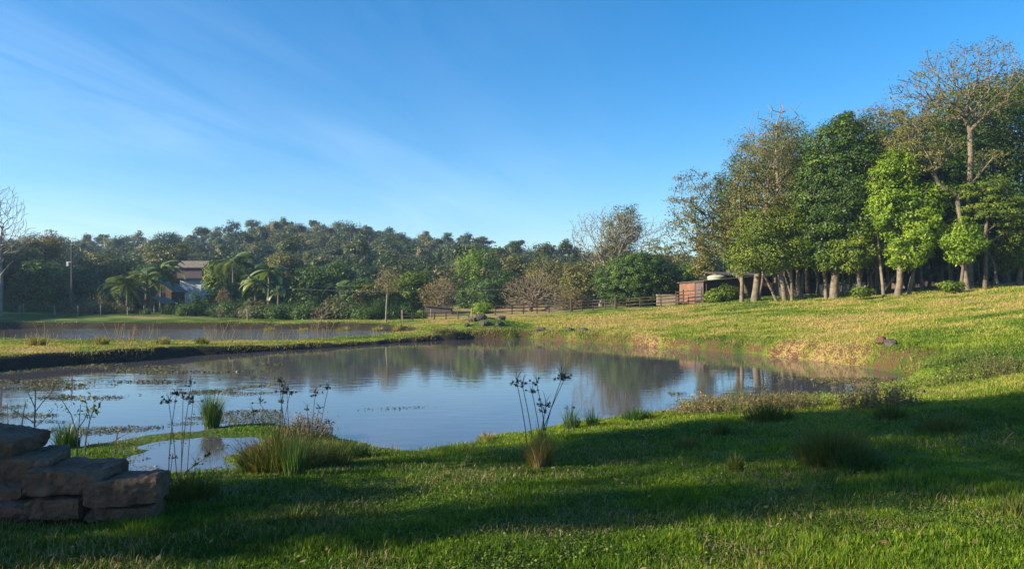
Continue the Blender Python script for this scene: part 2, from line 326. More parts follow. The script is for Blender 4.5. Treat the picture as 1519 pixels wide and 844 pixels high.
def mground():
    m, t, o = newmat('ground'); nd = t.nodes; lk = t.links
    a = nd.new('ShaderNodeAttribute'); a.attribute_name = 'dry'; g = nd.new('ShaderNodeNewGeometry')
    n1 = nd.new('ShaderNodeTexNoise'); n1.inputs['Scale'].default_value = 2.2; n1.inputs['Detail'].default_value = 8; n1.inputs['Roughness'].default_value = .65; lk.new(g.outputs['Position'], n1.inputs[0])
    n2 = nd.new('ShaderNodeTexNoise'); n2.inputs['Scale'].default_value = 14; n2.inputs['Detail'].default_value = 6; lk.new(g.outputs['Position'], n2.inputs[0])
    def ma(op, p, q, cl=False):
        k = nd.new('ShaderNodeMath'); k.operation = op; k.use_clamp = cl
        for i, v_ in enumerate((p, q)):
            if hasattr(v_, 'links'): lk.new(v_, k.inputs[i])
            else: k.inputs[i].default_value = v_
        return k.outputs[0]
    f = ma('ADD', a.outputs['Fac'], ma('MULTIPLY', ma('SUBTRACT', n1.outputs[0], .5), .8))
    f = ma('ADD', f, ma('MULTIPLY', ma('SUBTRACT', n2.outputs[0], .5), .7), True)
    r = ramp(t, [(0, (.035, .075, .010)), (.35, (.11, .17, .02)), (.62, (.20, .19, .05)), (1, (.30, .21, .10))]); lk.new(f, r.inputs[0])
    sx = nd.new('ShaderNodeSeparateXYZ'); lk.new(g.outputs['Normal'], sx.inputs[0]); sp = nd.new('ShaderNodeSeparateXYZ'); lk.new(g.outputs['Position'], sp.inputs[0])
    xr = ma('MULTIPLY', ma('SUBTRACT', sp.outputs[0], -2.0), .5, True)
    sa = nd.new('ShaderNodeAttribute'); sa.attribute_name = 'soil'
    nz = ma('ADD', ma('MULTIPLY', ma('SUBTRACT', n1.outputs[0], .5), 1.6), ma('MULTIPLY', ma('SUBTRACT', n2.outputs[0], .5), 1.6))
    steep = ma('MULTIPLY', ma('SUBTRACT', ma('ADD', sa.outputs['Fac'], nz), ma('ADD', .25, ma('MULTIPLY', xr, .62))), 4, True)
    soil_shade = nd.new('ShaderNodeMix'); soil_shade.data_type = 'RGBA'; lk.new(xr, soil_shade.inputs[0]); soil_shade.inputs[6].default_value = (.030, .026, .017, 1); soil_shade.inputs[7].default_value = (.095, .052, .032, 1)  # left bank faces darkened to carry their shade; right is red-brown earth
    mx = nd.new('ShaderNodeMix'); mx.data_type = 'RGBA'; lk.new(steep, mx.inputs[0]); lk.new(r.outputs[0], mx.inputs[6]); lk.new(soil_shade.outputs[2], mx.inputs[7])
    # bare mud right at the water's edge
    mud = ma('MULTIPLY', ma('SUBTRACT', ma('ADD', -.015, ma('MULTIPLY', n1.outputs[0], .06)), sp.outputs[2]), 30, True)
    mx2 = nd.new('ShaderNodeMix'); mx2.data_type = 'RGBA'; lk.new(mud, mx2.inputs[0]); lk.new(mx.outputs[2], mx2.inputs[6]); mx2.inputs[7].default_value = (.06, .045, .03, 1)
    # leaf litter under the woods
    far = ma('MULTIPLY', ma('SUBTRACT', sp.outputs[1], 96.0), .1, True)
    mx3 = nd.new('ShaderNodeMix'); mx3.data_type = 'RGBA'; lk.new(far, mx3.inputs[0]); lk.new(mx2.outputs[2], mx3.inputs[6]); mx3.inputs[7].default_value = (.035, .042, .018, 1)
    p = nd.new('ShaderNodeBsdfPrincipled'); p.inputs['Roughness'].default_value = .95; p.inputs['Specular IOR Level'].default_value = .1; lk.new(mx3.outputs[2], p.inputs['Base Color'])
    b = nd.new('ShaderNodeBump'); b.inputs['Strength'].default_value = .9; b.inputs['Distance'].default_value = .08; lk.new(n2.outputs[0], b.inputs['Height']); lk.new(b.outputs[0], p.inputs['Normal'])
    lk.new(p.outputs[0], o.inputs[0]); return m
M['ground'] = mground()
tag(mk('ground', np.stack([X, Y, Z], -1), [F], M['ground'], None, {'dry': dry.ravel(), 'soil': soil_a.ravel()}, True), 'grassy banks, earth dams and hillside round the ponds', kind='structure')

def mwater(name, col, st=-.03):
    m, t, o = newmat(name); nd = t.nodes; lk = t.links
    p = nd.new('ShaderNodeBsdfPrincipled'); p.inputs['Base Color'].default_value = (*col, 1); p.inputs['Roughness'].default_value = .03; p.inputs['IOR'].default_value = 1.5
    g = nd.new('ShaderNodeNewGeometry'); mp = nd.new('ShaderNodeMapping'); mp.inputs['Scale'].default_value = (.55, 1.6, 1); lk.new(g.outputs['Position'], mp.inputs[0])
    n = nd.new('ShaderNodeTexNoise'); n.inputs['Scale'].default_value = 2.2; n.inputs['Detail'].default_value = 3; n.inputs['Roughness'].default_value = .45; lk.new(mp.outputs[0], n.inputs[0])
    n2 = nd.new('ShaderNodeTexNoise'); n2.inputs['Scale'].default_value = .12; n2.inputs['Detail'].default_value = 2; lk.new(g.outputs['Position'], n2.inputs[0])
    k = nd.new('ShaderNodeMath'); k.operation = 'MULTIPLY_ADD'; lk.new(n2.outputs[0], k.inputs[0]); k.inputs[1].default_value = .16; k.inputs[2].default_value = st
    k.use_clamp = True
    b = nd.new('ShaderNodeBump'); b.inputs['Distance'].default_value = .06; lk.new(k.outputs[0], b.inputs['Strength']); lk.new(n.outputs[0], b.inputs['Height']); lk.new(b.outputs[0], p.inputs['Normal'])
    lk.new(p.outputs[0], o.inputs[0]); return m
M['water'] = mwater('water', (.065, .065, .078))
M['water_far'] = mwater('water_far', (.085, .068, .05), .75)
def offset(P, d):
    Q = []; n = len(P)
    ar = sum(P[i][0]*P[(i+1) % n][1]-P[(i+1) % n][0]*P[i][1] for i in range(n)); s = 1 if ar > 0 else -1
    for i in range(n):
        t = P[(i+1) % n]-P[i-1]; t = t/np.linalg.norm(t); Q.append(P[i]+s*d*np.array([t[1], -t[0]]))
    return np.array(Q)
def water(name, P, z, mat, d, label):
    Q = offset(P, d); V = np.c_[Q, np.full(len(Q), z)]
    # merged outlines are triangulated by Blender as one n-gon
    o = mk(name, V, [np.arange(len(Q))[None]], mat); tag(o, label, kind='structure')
    if o.data.polygons[0].normal.z < 0: o.data.flip_normals()
water('pond_water', MAIN, 0.0, M['water'], .9, 'calm pond mirroring blue sky and trees')
water('inlet_water', INLET, 0.004, M['water'], .6, 'small pool behind the grassy spit')
pn = [(-420, 36, 53), (-200, 37.6, 53.6), (0, 38.6, 54), (200, 38, 54), (330, 37.1, 54), (400, 37.3, 54), (480, 39, 53), (560, 41.6, 51.4), (606, 44.4, 49.4), (626, 45.6, 48)]
Vn = [[(a-CX)/FPX*b, b, ZF] for a, b, c in pn]+[[(a-CX)/FPX*c, c, ZF] for a, b, c in pn]; k_ = len(pn); i_ = np.arange(k_-1)
tag(mk('far_pond_water', Vn, [np.stack([i_, i_+1, i_+1+k_, i_+k_], 1)], M['water_far']), 'narrow brown pond behind the earth dam', kind='structure')

# ------------------------------------------------------------------ trees
def sample_crown(ells, n, r, shell=.45, mind=None):
    ells = [np.asarray(e, float) for e in ells]; w = np.array([e[3]*e[4]*e[5] for e in ells])**.8; w /= w.sum()
    k = r.choice(len(ells), n*5, p=w); E = np.array(ells)[k]
    d = unit(r.normal(0, 1, (n*5, 3))); rad = r.random(n*5)**(1/3)
    rad = np.where(r.random(n*5) < shell, .72+.28*rad, rad)*np.where((r.random(n*5) < .14) & (shell < .9), r.uniform(1.0, 1.3, n*5), 1); P = E[:, :3]+d*rad[:, None]*E[:, 3:]
    if mind is None:
        vol = sum(4.19*e[3]*e[4]*e[5] for e in ells); mind = .72*(vol/n)**(1/3)
    keep = []
    K = np.zeros((0, 3))
    for p in P:
        if len(K) == 0 or (((K-p)**2).sum(1) > mind*mind).all():
            keep.append(p); K = np.array(keep)
            if len(keep) >= n: break
    return K
def skeleton(trunk, att, rbase, rmin, r, step=.8, firstz=None, wob=.12, pw=.3, bow=.10):
    cap = 60+len(att)*14; Nn = np.zeros((cap, 3)); par = np.full(cap, -1); pl = np.zeros(cap); n = 0
    for k in range(len(trunk)-1):
        a, b = np.asarray(trunk[k], float), np.asarray(trunk[k+1], float); m = max(1, int(np.linalg.norm(b-a)/step))
        for q in range(m+(k == len(trunk)-2)):
            Nn[n] = a+(b-a)*q/m+(r.normal(0, .03, 3) if n else 0); par[n] = n-1; pl[n] = 0 if n == 0 else pl[n-1]+np.linalg.norm(Nn[n]-Nn[n-1]); n += 1
    nt_ = n; z0 = Nn[0, 2]; fz = firstz if firstz is not None else z0+.45*(Nn[nt_-1, 2]-z0)
    top = Nn[nt_-1]; order = np.argsort(np.linalg.norm(att-top, axis=1)); flow = np.zeros(cap)
    for a in att[order]:
        if n > cap-14: break
        d = np.linalg.norm(Nn[:n]-a, axis=1); cost = d+pw*pl[:n]+np.where(Nn[:n, 2] > a[2]+.2, .5*(Nn[:n, 2]-a[2]), 0)
        cost[(np.arange(n) < nt_) & (Nn[:n, 2] < fz)] += 50
        j = int(np.argmin(cost)); m = int(np.clip(d[j]/step, 1, 9)); p0 = Nn[j].copy(); prev = j
        side = unit(r.normal(0, 1, 3))*wob*d[j]+np.array([0, 0, -bow*d[j]])*(1 if a[2] > p0[2] else -1)
        for q in range(1, m+1):
            t = q/m; Nn[n] = p0+(a-p0)*t+side*math.sin(math.pi*t)+(r.normal(0, .04*step, 3) if q < m else 0)
            par[n] = prev; pl[n] = pl[prev]+np.linalg.norm(Nn[n]-Nn[prev]); prev = n; n += 1
        flow[prev] += 1
    for k in range(n-1, 0, -1): flow[par[k]] += flow[k]
    rbase = rbase*.72; rad = np.maximum(rmin, rbase*(np.maximum(flow[:n], .3)/flow[0])**.5)
    hgt = (Nn[:nt_, 2]-z0); rad[:nt_] *= 1+.35*np.exp(-hgt/.5)
    i = np.arange(1, n); return Nn[par[i]], Nn[i], rad[par[i]], rad[i]
def tree(name, label, base, ells, mat, bark='bark', rb=.25, top=None, n=180, nl=90, cr=.5, ls=.2, flat=.65, shell=.5, lean=(0, 0), firstz=None, group=None, cat='tree', seed=1,
         rmin=.02, pw=.3, upn=.5, stems=None, wob=.12, asp=.55, nclumps_leaf=1.0, extra=None, sub=0, bow=.1):
    r = np.random.default_rng(seed*7+3); x, y = base; z = hz(x, y)-.05; b = np.array([x, y, z])
    root = empty(name, b, label, cat, group)
    att = sample_crown(ells, n, r, shell)
    E = np.array(ells, float); cen = np.average(E[:, :3], axis=0, weights=E[:, 3]*E[:, 4]*E[:, 5])
    top = np.array(top, float) if top is not None else np.array([cen[0], cen[1], cen[2]-.1*E[:, 5].max()])
    att_s = att if extra is None else np.concatenate([att, extra])
    A, B, ra, rbb = skeleton([b, b+(top-b)*.5+np.array([lean[0], lean[1], 0]), top], att_s, rb, rmin, r, firstz=firstz, pw=pw, wob=wob, bow=bow)
    segs = [(A, B, ra, rbb)]
    for (sx_, sy_, k) in (stems or []):
        b2 = b+np.array([sx_, sy_, 0]); b2[2] = hz(b2[0], b2[1])-.05; t2 = top+np.array([sx_*2.2, sy_*2, -.3]); mid = (b2+t2)/2+r.normal(0, .25, 3)*np.array([1, 1, 0])
        pts = [b2, b2*.66+mid*.34+r.normal(0, .06, 3), mid, t2]; P = np.array(pts)
        k = k*.62; segs.append((P[:-1], P[1:], rb*k*np.array([1.15, .9, .75]), rb*k*np.array([.9, .75, .4])))
    A, B, ra, rbb = [np.concatenate([s_[q] for s_ in segs]) for q in range(4)]
    V, Q = tubes(A, B+unit(B-A)*rbb[:, None]*.3, ra, rbb, 7)
    mk('trunk', V, [Q], M[bark], root, origin=b)
    LV = []
    if nl:
        if sub:
            k = r.integers(0, len(att), sub); att = np.concatenate([att, att[k]+r.normal(0, cr*1.6, (sub, 3))])
        cnt = np.maximum(4, (nl*r.uniform(.35, 1.65, len(att))).astype(int)); C = np.repeat(att, cnt, 0); m = len(C)
        ct = np.repeat(r.random(len(att)), cnt); csz = np.repeat(r.uniform(.6, 1.3, len(att)), cnt)[:, None]
        g = r.normal(0, 1, (m, 3)); g = unit(g)*(r.random((m, 1))**.4)
        P = C+g*cr*csz*np.array([1.25, 1.25, flat*1.25]); P[:, 2] = np.maximum(P[:, 2], z+.12)
        nr = unit(P-cen)*.7+g*.8+np.array([0, 0, upn]); V, Q = leafquads(P, ls*r.uniform(.6, 1.4, m), nr, r, asp, .55)
        tint = np.clip(.12+.5*ct+.42*r.random(m), 0, 1)
        mk('crown', V, [Q], M[mat], root, {'tint': np.repeat(tint, 4)}, origin=b)
    return root
def ell(px, py, rx, ry, Y, dy=0, depth=1.0):
    c = ray(px, py, Y+dy); k = (Y+dy)/FPX; return (c[0], c[1], c[2], rx*k, rx*k*depth, ry*k)
def T(name, label, px, Y, crowns, mat, **kw):
    """crowns: (photo x, photo y, half width, half height[, extra depth]) measured at the tree's distance Y"""
    x = (px-CX)/FPX*Y; e = [ell(c[0], c[1], c[2], c[3], Y, c[4] if len(c) > 4 else 0, kw.get('depth', 1.0)) for c in crowns]; kw.pop('depth', None)
    if 'toppx' in kw: kw['top'] = ray(kw['toppx'][0], kw['toppx'][1], Y); kw.pop('toppx')
    return tree(name, label, (x, Y), e, mat, **kw)
def bare(name, label, px, Y, crowns, n=500, rb=.16, bark='twig_brown', rmin=.016, **kw):
    return T(name, label, px, Y, crowns, 'leaf_dry', n=n, rb=rb, bark=bark, rmin=rmin, nl=kw.pop('nl', 0), **{'wob': .05, 'bow': .02, **kw, 'pw': .5})

# --- grove on the rise at the right
G = 'trees of the grove on the right rise'
T('tree', 'sparse brownish tree leaning out over the shed at the left end of the grove', 1112, 57, [(1030, 300, 36, 48), (1018, 345, 30, 34), (1052, 340, 34, 40), (1070, 300, 26, 40)], 'leaf_olive', bark='bark', rb=.24, n=190, nl=45, cr=.6, ls=0.152, toppx=(1072, 352), group=G, seed=2, pw=.2, flat=.5)
T('tree', 'tall olive brown tree with bare dead branches above its crown', 1120, 54, [(1140, 250, 58, 58), (1120, 320, 55, 55), (1165, 300, 48, 70), (1105, 365, 38, 32), (1150, 215, 34, 36)], 'leaf_olive', bark='bark_pale', rb=.34, n=330, nl=66, cr=.62, ls=0.129, toppx=(1140, 270), stems=[(-.9, .2, .7), (.4, .5, .6)], group=G, seed=3, pw=.35, bow=.04, shell=.35, flat=.5)
T('dead_tree', 'leafless dead treetop poking out of the grove against the sky', 1158, 58, [(1150, 190, 40, 40), (1115, 215, 24, 34)], 'leaf_dry', bark='bark_grey', rb=.2, n=110, nl=0, toppx=(1152, 200), rmin=.016, group=G, seed=4, pw=.1, firstz=10, wob=.25)
T('tree', 'mid green tree with a low skirt of foliage over pale trunks', 1165, 52, [(1145, 375, 42, 26), (1185, 360, 36, 36), (1110, 385, 30, 20), (1160, 335, 34, 30), (1125, 345, 34, 30)], 'leaf_green', bark='bark_pale', rb=.22, n=190, nl=140, cr=.55, ls=0.144, stems=[(-.5, .2, .8), (.45, -.1, .9), (1.1, .3, .7)], group=G, seed=5)
T('tree', 'feathery bluish green tree top left of the dark green tree', 1185, 60, [(1170, 230, 40, 50), (1190, 275, 34, 46), (1165, 205, 22, 30)], 'leaf_green', bark='bark_pale', rb=.24, n=150, nl=77, cr=.6, ls=0.137, group=G, seed=25, flat=.9)
T('tree', 'tall dark green tree filling the middle of the grove', 1238, 51, [(1250, 230, 52, 48), (1235, 290, 52, 62), (1262, 330, 48, 50), (1225, 355, 34, 40), (1265, 200, 36, 30)], 'leaf_dark', bark='bark_pale', rb=.36, n=330, nl=166, cr=.62, ls=0.167, stems=[(-.4, .4, .55), (1.6, .2, .6)], group=G, seed=6, toppx=(1245, 290))
T('tree', 'green tree with low branches over the middle trunks', 1276, 50, [(1262, 375, 34, 22), (1296, 372, 26, 24), (1240, 385, 22, 16), (1285, 345, 28, 24)], 'leaf_green', bark='bark', rb=.18, n=120, nl=140, cr=.5, ls=0.137, stems=[(.9, .2, .9), (1.7, .5, .8)], group=G, seed=7)
T('tree', 'hazy brown twiggy tree top behind the bright green tree', 1300, 60, [(1290, 215, 52, 38), (1320, 230, 48, 44), (1262, 185, 34, 22), (1345, 245, 40, 44), (1312, 182, 34, 26)], 'leaf_dry', bark='bark', rb=.28, n=260, nl=59, cr=.6, ls=0.122, group=G, seed=8, flat=.5, pw=.15)
T('tree', 'bright yellow green tree glowing in the sun', 1332, 48, [(1332, 248, 28, 26), (1322, 300, 30, 36), (1352, 338, 38, 40), (1376, 296, 26, 26), (1312, 268, 20, 20), (1345, 378, 28, 18), (1372, 350, 24, 26)], 'leaf_bright', bark='bark_pale', rb=.26, n=240, nl=131, cr=.48, ls=0.167, stems=[(.9, .3, .8), (-.7, .4, .7)], group=G, seed=9)
T('tree', 'tall flat topped tree with pale forked limbs rising above the grove', 1440, 49, [(1370, 130, 46, 24), (1420, 105, 52, 32), (1465, 95, 42, 32), (1500, 125, 40, 34), (1380, 165, 40, 22), (1435, 150, 60, 26)], 'leaf_olive', bark='bark_pale', rb=.24, n=330, nl=19, cr=.5, ls=0.122, toppx=(1440, 195), firstz=9.5, group=G, seed=10, pw=.45, bow=.03, flat=.45, rmin=.02, shell=.75, wob=.07)
T('tree', 'slanting pale tree with forked bare limbs below the flat topped tree', 1436, 47, [(1345, 205, 26, 20), (1375, 235, 30, 22), (1400, 215, 24, 22), (1470, 235, 24, 12), (1365, 190, 26, 14)], 'leaf_olive', bark='bark_pale', rb=.2, n=110, nl=38, cr=.5, ls=0.114, toppx=(1420, 290), firstz=6.5, group=G, seed=11, pw=.4, bow=.03, flat=.4)
T('tree', 'dark green tree closing the right edge of the grove', 1492, 54, [(1480, 190, 52, 50), (1500, 260, 56, 60), (1450, 250, 50, 50), (1530, 190, 44, 70), (1420, 210, 40, 50), (1470, 330, 60, 50)], 'leaf_dark', bark='bark', rb=.36, n=360, nl=166, cr=.75, ls=0.190, stems=[(-1.2, .4, .8), (1.1, .2, .8)], group=G, seed=12)
T('tree', 'dark tree in the shade between the bright green tree and its right neighbour', 1398, 53, [(1400, 290, 42, 56), (1385, 350, 44, 40), (1420, 350, 34, 36), (1360, 260, 30, 40)], 'leaf_dark', bark='bark', rb=.26, n=230, nl=148, cr=.65, ls=0.175, stems=[(.9, .3, .9), (-1.0, .4, .9)], group=G, seed=13)
T('tree', 'light green tree with layered sprays at the right edge', 1462, 47, [(1450, 285, 32, 16), (1490, 300, 30, 16), (1462, 315, 34, 14), (1505, 335, 26, 18), (1470, 275, 22, 12)], 'leaf_green', bark='bark', rb=.17, n=130, nl=122, cr=.42, ls=0.129, toppx=(1465, 300), group=G, seed=14, flat=.45)
T('young_tree', 'small bright green tree hanging in front of the shaded trunks', 1425, 46, [(1430, 340, 14, 18), (1440, 364, 20, 13), (1414, 358, 13, 13), (1428, 380, 16, 9), (1447, 345, 10, 10)], 'leaf_bright', bark='bark', rb=.12, n=90, nl=105, cr=.34, ls=0.137, group=G, seed=15)
T('tree', 'green tree with leaves down to the ground at the far right', 1512, 48, [(1510, 375, 26, 24), (1530, 330, 34, 40), (1495, 355, 16, 24)], 'leaf_green', bark='bark_pale', rb=.2, n=110, nl=140, cr=.5, ls=0.144, stems=[(-1.2, .2, .8)], group=G, seed=16)
T('tree', 'dark tree behind the leaning one at the left end of the grove', 1095, 63, [(1085, 290, 28, 40), (1095, 345, 34, 40), (1110, 250, 26, 34)], 'leaf_dark', bark='bark', rb=.22, n=150, nl=105, cr=.65, ls=0.167, group=G, seed=17)
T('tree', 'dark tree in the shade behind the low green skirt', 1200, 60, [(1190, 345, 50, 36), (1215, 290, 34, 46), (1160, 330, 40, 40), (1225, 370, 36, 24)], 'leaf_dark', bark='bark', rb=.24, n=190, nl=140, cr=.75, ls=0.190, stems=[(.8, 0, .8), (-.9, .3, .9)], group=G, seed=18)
T('tree', 'dark tree behind the bright green one', 1318, 58, [(1310, 330, 46, 40), (1345, 290, 44, 50), (1290, 290, 36, 46), (1370, 340, 40, 36)], 'leaf_dark', bark='bark', rb=.24, n=190, nl=140, cr=.75, ls=0.190, stems=[(.8, 0, .8), (-.9, .3, .9), (1.9, .2, .8)], group=G, seed=19)
T('tree', 'olive tree filling the gap between the dark centre tree and the flat topped one', 1335, 57, [(1330, 200, 40, 34), (1365, 225, 40, 40), (1300, 245, 36, 40), (1390, 200, 36, 34)], 'leaf_olive', bark='bark', rb=.22, n=220, nl=80, cr=.65, ls=.17, group=G, seed=26)
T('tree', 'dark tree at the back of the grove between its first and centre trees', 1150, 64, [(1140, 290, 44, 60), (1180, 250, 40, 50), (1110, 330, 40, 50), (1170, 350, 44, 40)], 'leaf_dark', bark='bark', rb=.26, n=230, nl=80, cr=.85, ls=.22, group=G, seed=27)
T('tree', 'dark tree at the back of the grove behind the flat topped one', 1440, 62, [(1420, 170, 50, 36), (1470, 150, 50, 36), (1440, 230, 60, 50), (1510, 140, 40, 40), (1400, 260, 50, 50)], 'leaf_olive', bark='bark', rb=.28, n=300, nl=70, cr=.85, ls=.22, group=G, seed=28)
for k_, (px, w_) in enumerate([(1175, 30), (1228, 32), (1290, 30), (1345, 26), (1405, 24), (1462, 34), (1512, 30)]):
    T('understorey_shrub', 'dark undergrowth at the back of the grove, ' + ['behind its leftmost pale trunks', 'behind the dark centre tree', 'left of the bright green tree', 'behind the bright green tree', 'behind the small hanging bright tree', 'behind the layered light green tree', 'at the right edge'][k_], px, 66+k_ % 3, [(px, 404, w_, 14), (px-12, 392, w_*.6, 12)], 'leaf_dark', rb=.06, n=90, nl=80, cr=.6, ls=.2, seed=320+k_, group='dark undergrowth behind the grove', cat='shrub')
r_ = np.random.default_rng(77)
words = ['thin pale trunk standing alone between the leaning tree and the skirt', 'slim grey trunk in the shade under the dark green tree', 'slim trunk just left of the bright green tree', 'thin trunk right below the bright green tree', 'leaning slim trunk right of the bright green tree',
         'slim trunk under the small bright hanging tree', 'thin pale trunk near the right edge of the grove', 'short pale trunk at the foot of the dark green tree', 'dark slim trunk deep in the grove under the dark centre tree']
for k, (px, Yd) in enumerate([(1190, 55), (1300, 54), (1318, 52), (1356, 51), (1368, 53), (1410, 50), (1476, 49), (1228, 53), (1336, 57)]):
    T('slim_tree', words[k], px, Yd, [(px+r_.uniform(-8, 8), 372-k % 3*8, 17, 15)], 'leaf_dark' if k % 2 else 'leaf_green', bark=['bark_pale', 'bark_grey', 'bark'][k % 3], rb=.13, n=34, nl=70, cr=.5, ls=0.152, group='slim trees between the big trunks', seed=40+k)

# --- middle distance
T('round_tree', 'dense dark green tree with a broad domed crown behind the fence', 946, 69, [(946, 420, 62, 36), (925, 416, 42, 34), (975, 416, 38, 36), (945, 402, 44, 26)], 'leaf_dark', rb=.35, n=640, nl=150, cr=.46, ls=.15, shell=.95, seed=50)
bare('tree', 'wide spreading half bare tree rising behind the dark domed tree', 892, 88, [(880, 350, 32, 34), (915, 335, 40, 26), (955, 350, 32, 26), (900, 375, 40, 20), (965, 375, 22, 14)], n=520, rb=.36, bark='bark_grey', nl=5, ls=.16, cr=.5, toppx=(900, 400), seed=51, pw=.12, rmin=.022)
T('tree', 'olive tree inside the wide half bare tree', 925, 92, [(922, 350, 24, 36), (912, 378, 28, 22), (935, 335, 18, 24)], 'leaf_olive', rb=.25, n=170, nl=50, cr=.7, ls=.24, seed=52)
T('tree', 'low flat layered tree beside the right shoulder of the domed tree', 985, 84, [(985, 375, 30, 9), (1005, 385, 26, 8), (968, 362, 20, 8)], 'leaf_olive', rb=.16, n=90, nl=22, cr=.6, ls=.18, flat=.3, seed=53)
T('tree', 'small green tree between the domed tree and the shed', 1020, 82, [(1020, 412, 22, 16), (1002, 405, 14, 12), (1032, 425, 12, 10)], 'leaf_green', rb=.16, n=90, nl=60, cr=.5, ls=.22, seed=54)
T('vine_tree', 'narrow column of vine covered foliage behind the shed', 1049, 80, [(1048, 365, 13, 26), (1050, 395, 16, 22), (1042, 385, 10, 20)], 'leaf_olive', rb=.16, n=110, nl=50, cr=.5, ls=.2, seed=55, flat=.9)
bare('bare_tree', 'broad bare brown tree left of the fence, the widest of the leafless crowns', 787, 74, [(770, 430, 26, 20), (800, 425, 34, 26), (825, 440, 22, 18), (780, 445, 34, 14)], n=620, rb=.26, seed=56, pw=.12, stems=[(1.2, .2, .8)], nl=4, ls=.1, cr=.3)
bare('bare_tree', 'rounded pale brown leafless tree near the grey shed', 652, 76, [(650, 440, 25, 22), (660, 430, 20, 16)], n=420, rb=.18, seed=57, pw=.12, nl=10, ls=.12, cr=.3)
T('tree', 'yellow green bamboo like tree with drooping plumes', 702, 100, [(690, 405, 16, 18), (705, 395, 18, 22), (690, 425, 16, 14), (712, 420, 16, 18)], 'leaf_bright', rb=.16, n=110, nl=60, cr=.6, ls=.26, seed=58, flat=1.1)
T('tree', 'yellow green plumed tree to the right of the bamboo like one', 728, 101, [(726, 400, 14, 16), (722, 418, 14, 16), (738, 410, 12, 16)], 'leaf_bright', rb=.16, n=80, nl=60, cr=.6, ls=.26, seed=59, flat=1.1)
T('tree', 'dark green tree below the bamboo like plumes', 722, 92, [(722, 438, 34, 20), (745, 425, 20, 22), (700, 445, 22, 16)], 'leaf_dark', rb=.22, n=170, nl=70, cr=.7, ls=.26, seed=60)
T('bush', 'small yellow green bush on the crest left of the fence', 716, 72, [(716, 458, 15, 8), (708, 462, 8, 6)], 'leaf_bright', rb=.05, n=60, nl=50, cr=.3, ls=.15, seed=61, cat='bush')
T('bush', 'tall yellow bush at the right end of the far pond bank', 626, 62, [(626, 468, 8, 8)], 'leaf_bright', rb=.04, n=34, nl=40, cr=.2, ls=.12, seed=62, cat='bush')
T('tree', 'olive brown tree behind the broad bare one', 825, 98, [(830, 410, 32, 20), (805, 400, 22, 16)], 'leaf_olive', rb=.2, n=150, nl=46, cr=.8, ls=.26, seed=63)
T('tree', 'olive tree left of the domed tree', 868, 84, [(866, 415, 26, 24), (850, 430, 20, 18), (880, 435, 16, 18)], 'leaf_olive', rb=.2, n=170, nl=46, cr=.7, ls=.24, seed=64)
T('tree', 'pale dry tree between the bare brown tree and the domed tree', 850, 78, [(848, 445, 24, 14), (868, 450, 16, 10)], 'leaf_dry', rb=.14, n=100, nl=36, cr=.5, ls=.2, seed=65)
T('tree', 'rounded olive tree above the bare brown one', 765, 106, [(762, 395, 22, 16), (780, 400, 18, 14)], 'leaf_olive', rb=.2, n=110, nl=50, cr=.8, ls=.3, seed=66)
T('tree', 'dark green rounded tree right of the thin pale trunk', 604, 78, [(600, 438, 24, 22), (618, 420, 20, 16), (590, 450, 18, 14), (622, 448, 16, 16)], 'leaf_green', rb=.22, n=200, nl=70, cr=.6, ls=.24, seed=67, stems=[(1, .2, .8), (-1.1, .2, .7)])
T('young_tree', 'thin pale trunked young tree standing on the far pond bank', 573, 54, [(576, 412, 16, 14), (582, 425, 14, 10), (566, 420, 10, 10)], 'leaf_dry', bark='bark_grey', rb=.075, n=120, nl=10, cr=.25, ls=.1, toppx=(575, 425), seed=68, rmin=.012, pw=.15)
T('tree', 'low olive tree left of the thin pale trunk', 556, 76, [(552, 436, 20, 10), (540, 446, 16, 12), (566, 446, 14, 12)], 'leaf_olive', rb=.15, n=110, nl=56, cr=.5, ls=.22, seed=69)
for k_, (px, Yd, w_, py_, lb) in enumerate([(425, 62, 22, 462, 'below the olive crowned tree'), (462, 61, 20, 464, 'just right of the bright broad leaved plant'), (505, 62, 24, 463, 'right of the bare bank sapling'), (545, 61, 20, 465, 'left of the thin pale trunk'), (590, 62, 18, 466, 'right of the thin pale trunk'), (385, 63, 20, 462, 'below the orange tinged plant'), (345, 66, 22, 460, 'behind the conical shrub'), (290, 68, 20, 460, 'below the white tower'), (150, 70, 30, 458, 'left of the fan palm'), (70, 70, 34, 458, 'around the thick field post'), (5, 70, 30, 456, 'at the left edge')]):
    T('hedge_shrub', 'dark shrub at the foot of the wood, ' + lb, px, Yd, [(px, py_+1, w_*1.3, 7+k_ * 7 % 5), (px+w_*(.9-k_ % 3*.7), py_-4-k_ % 4*3, w_*.45, 6+k_ * 5 % 6), (px-w_*.7, py_+3, w_*.5, 5)], ['leaf_dark', 'leaf_dark', 'leaf_wood'][k_ % 3], rb=.05, n=110, nl=70, cr=.42, ls=.13+.02*(k_ % 3), flat=1.0, seed=340+k_, group='dark shrubs at the foot of the wood', cat='shrub')
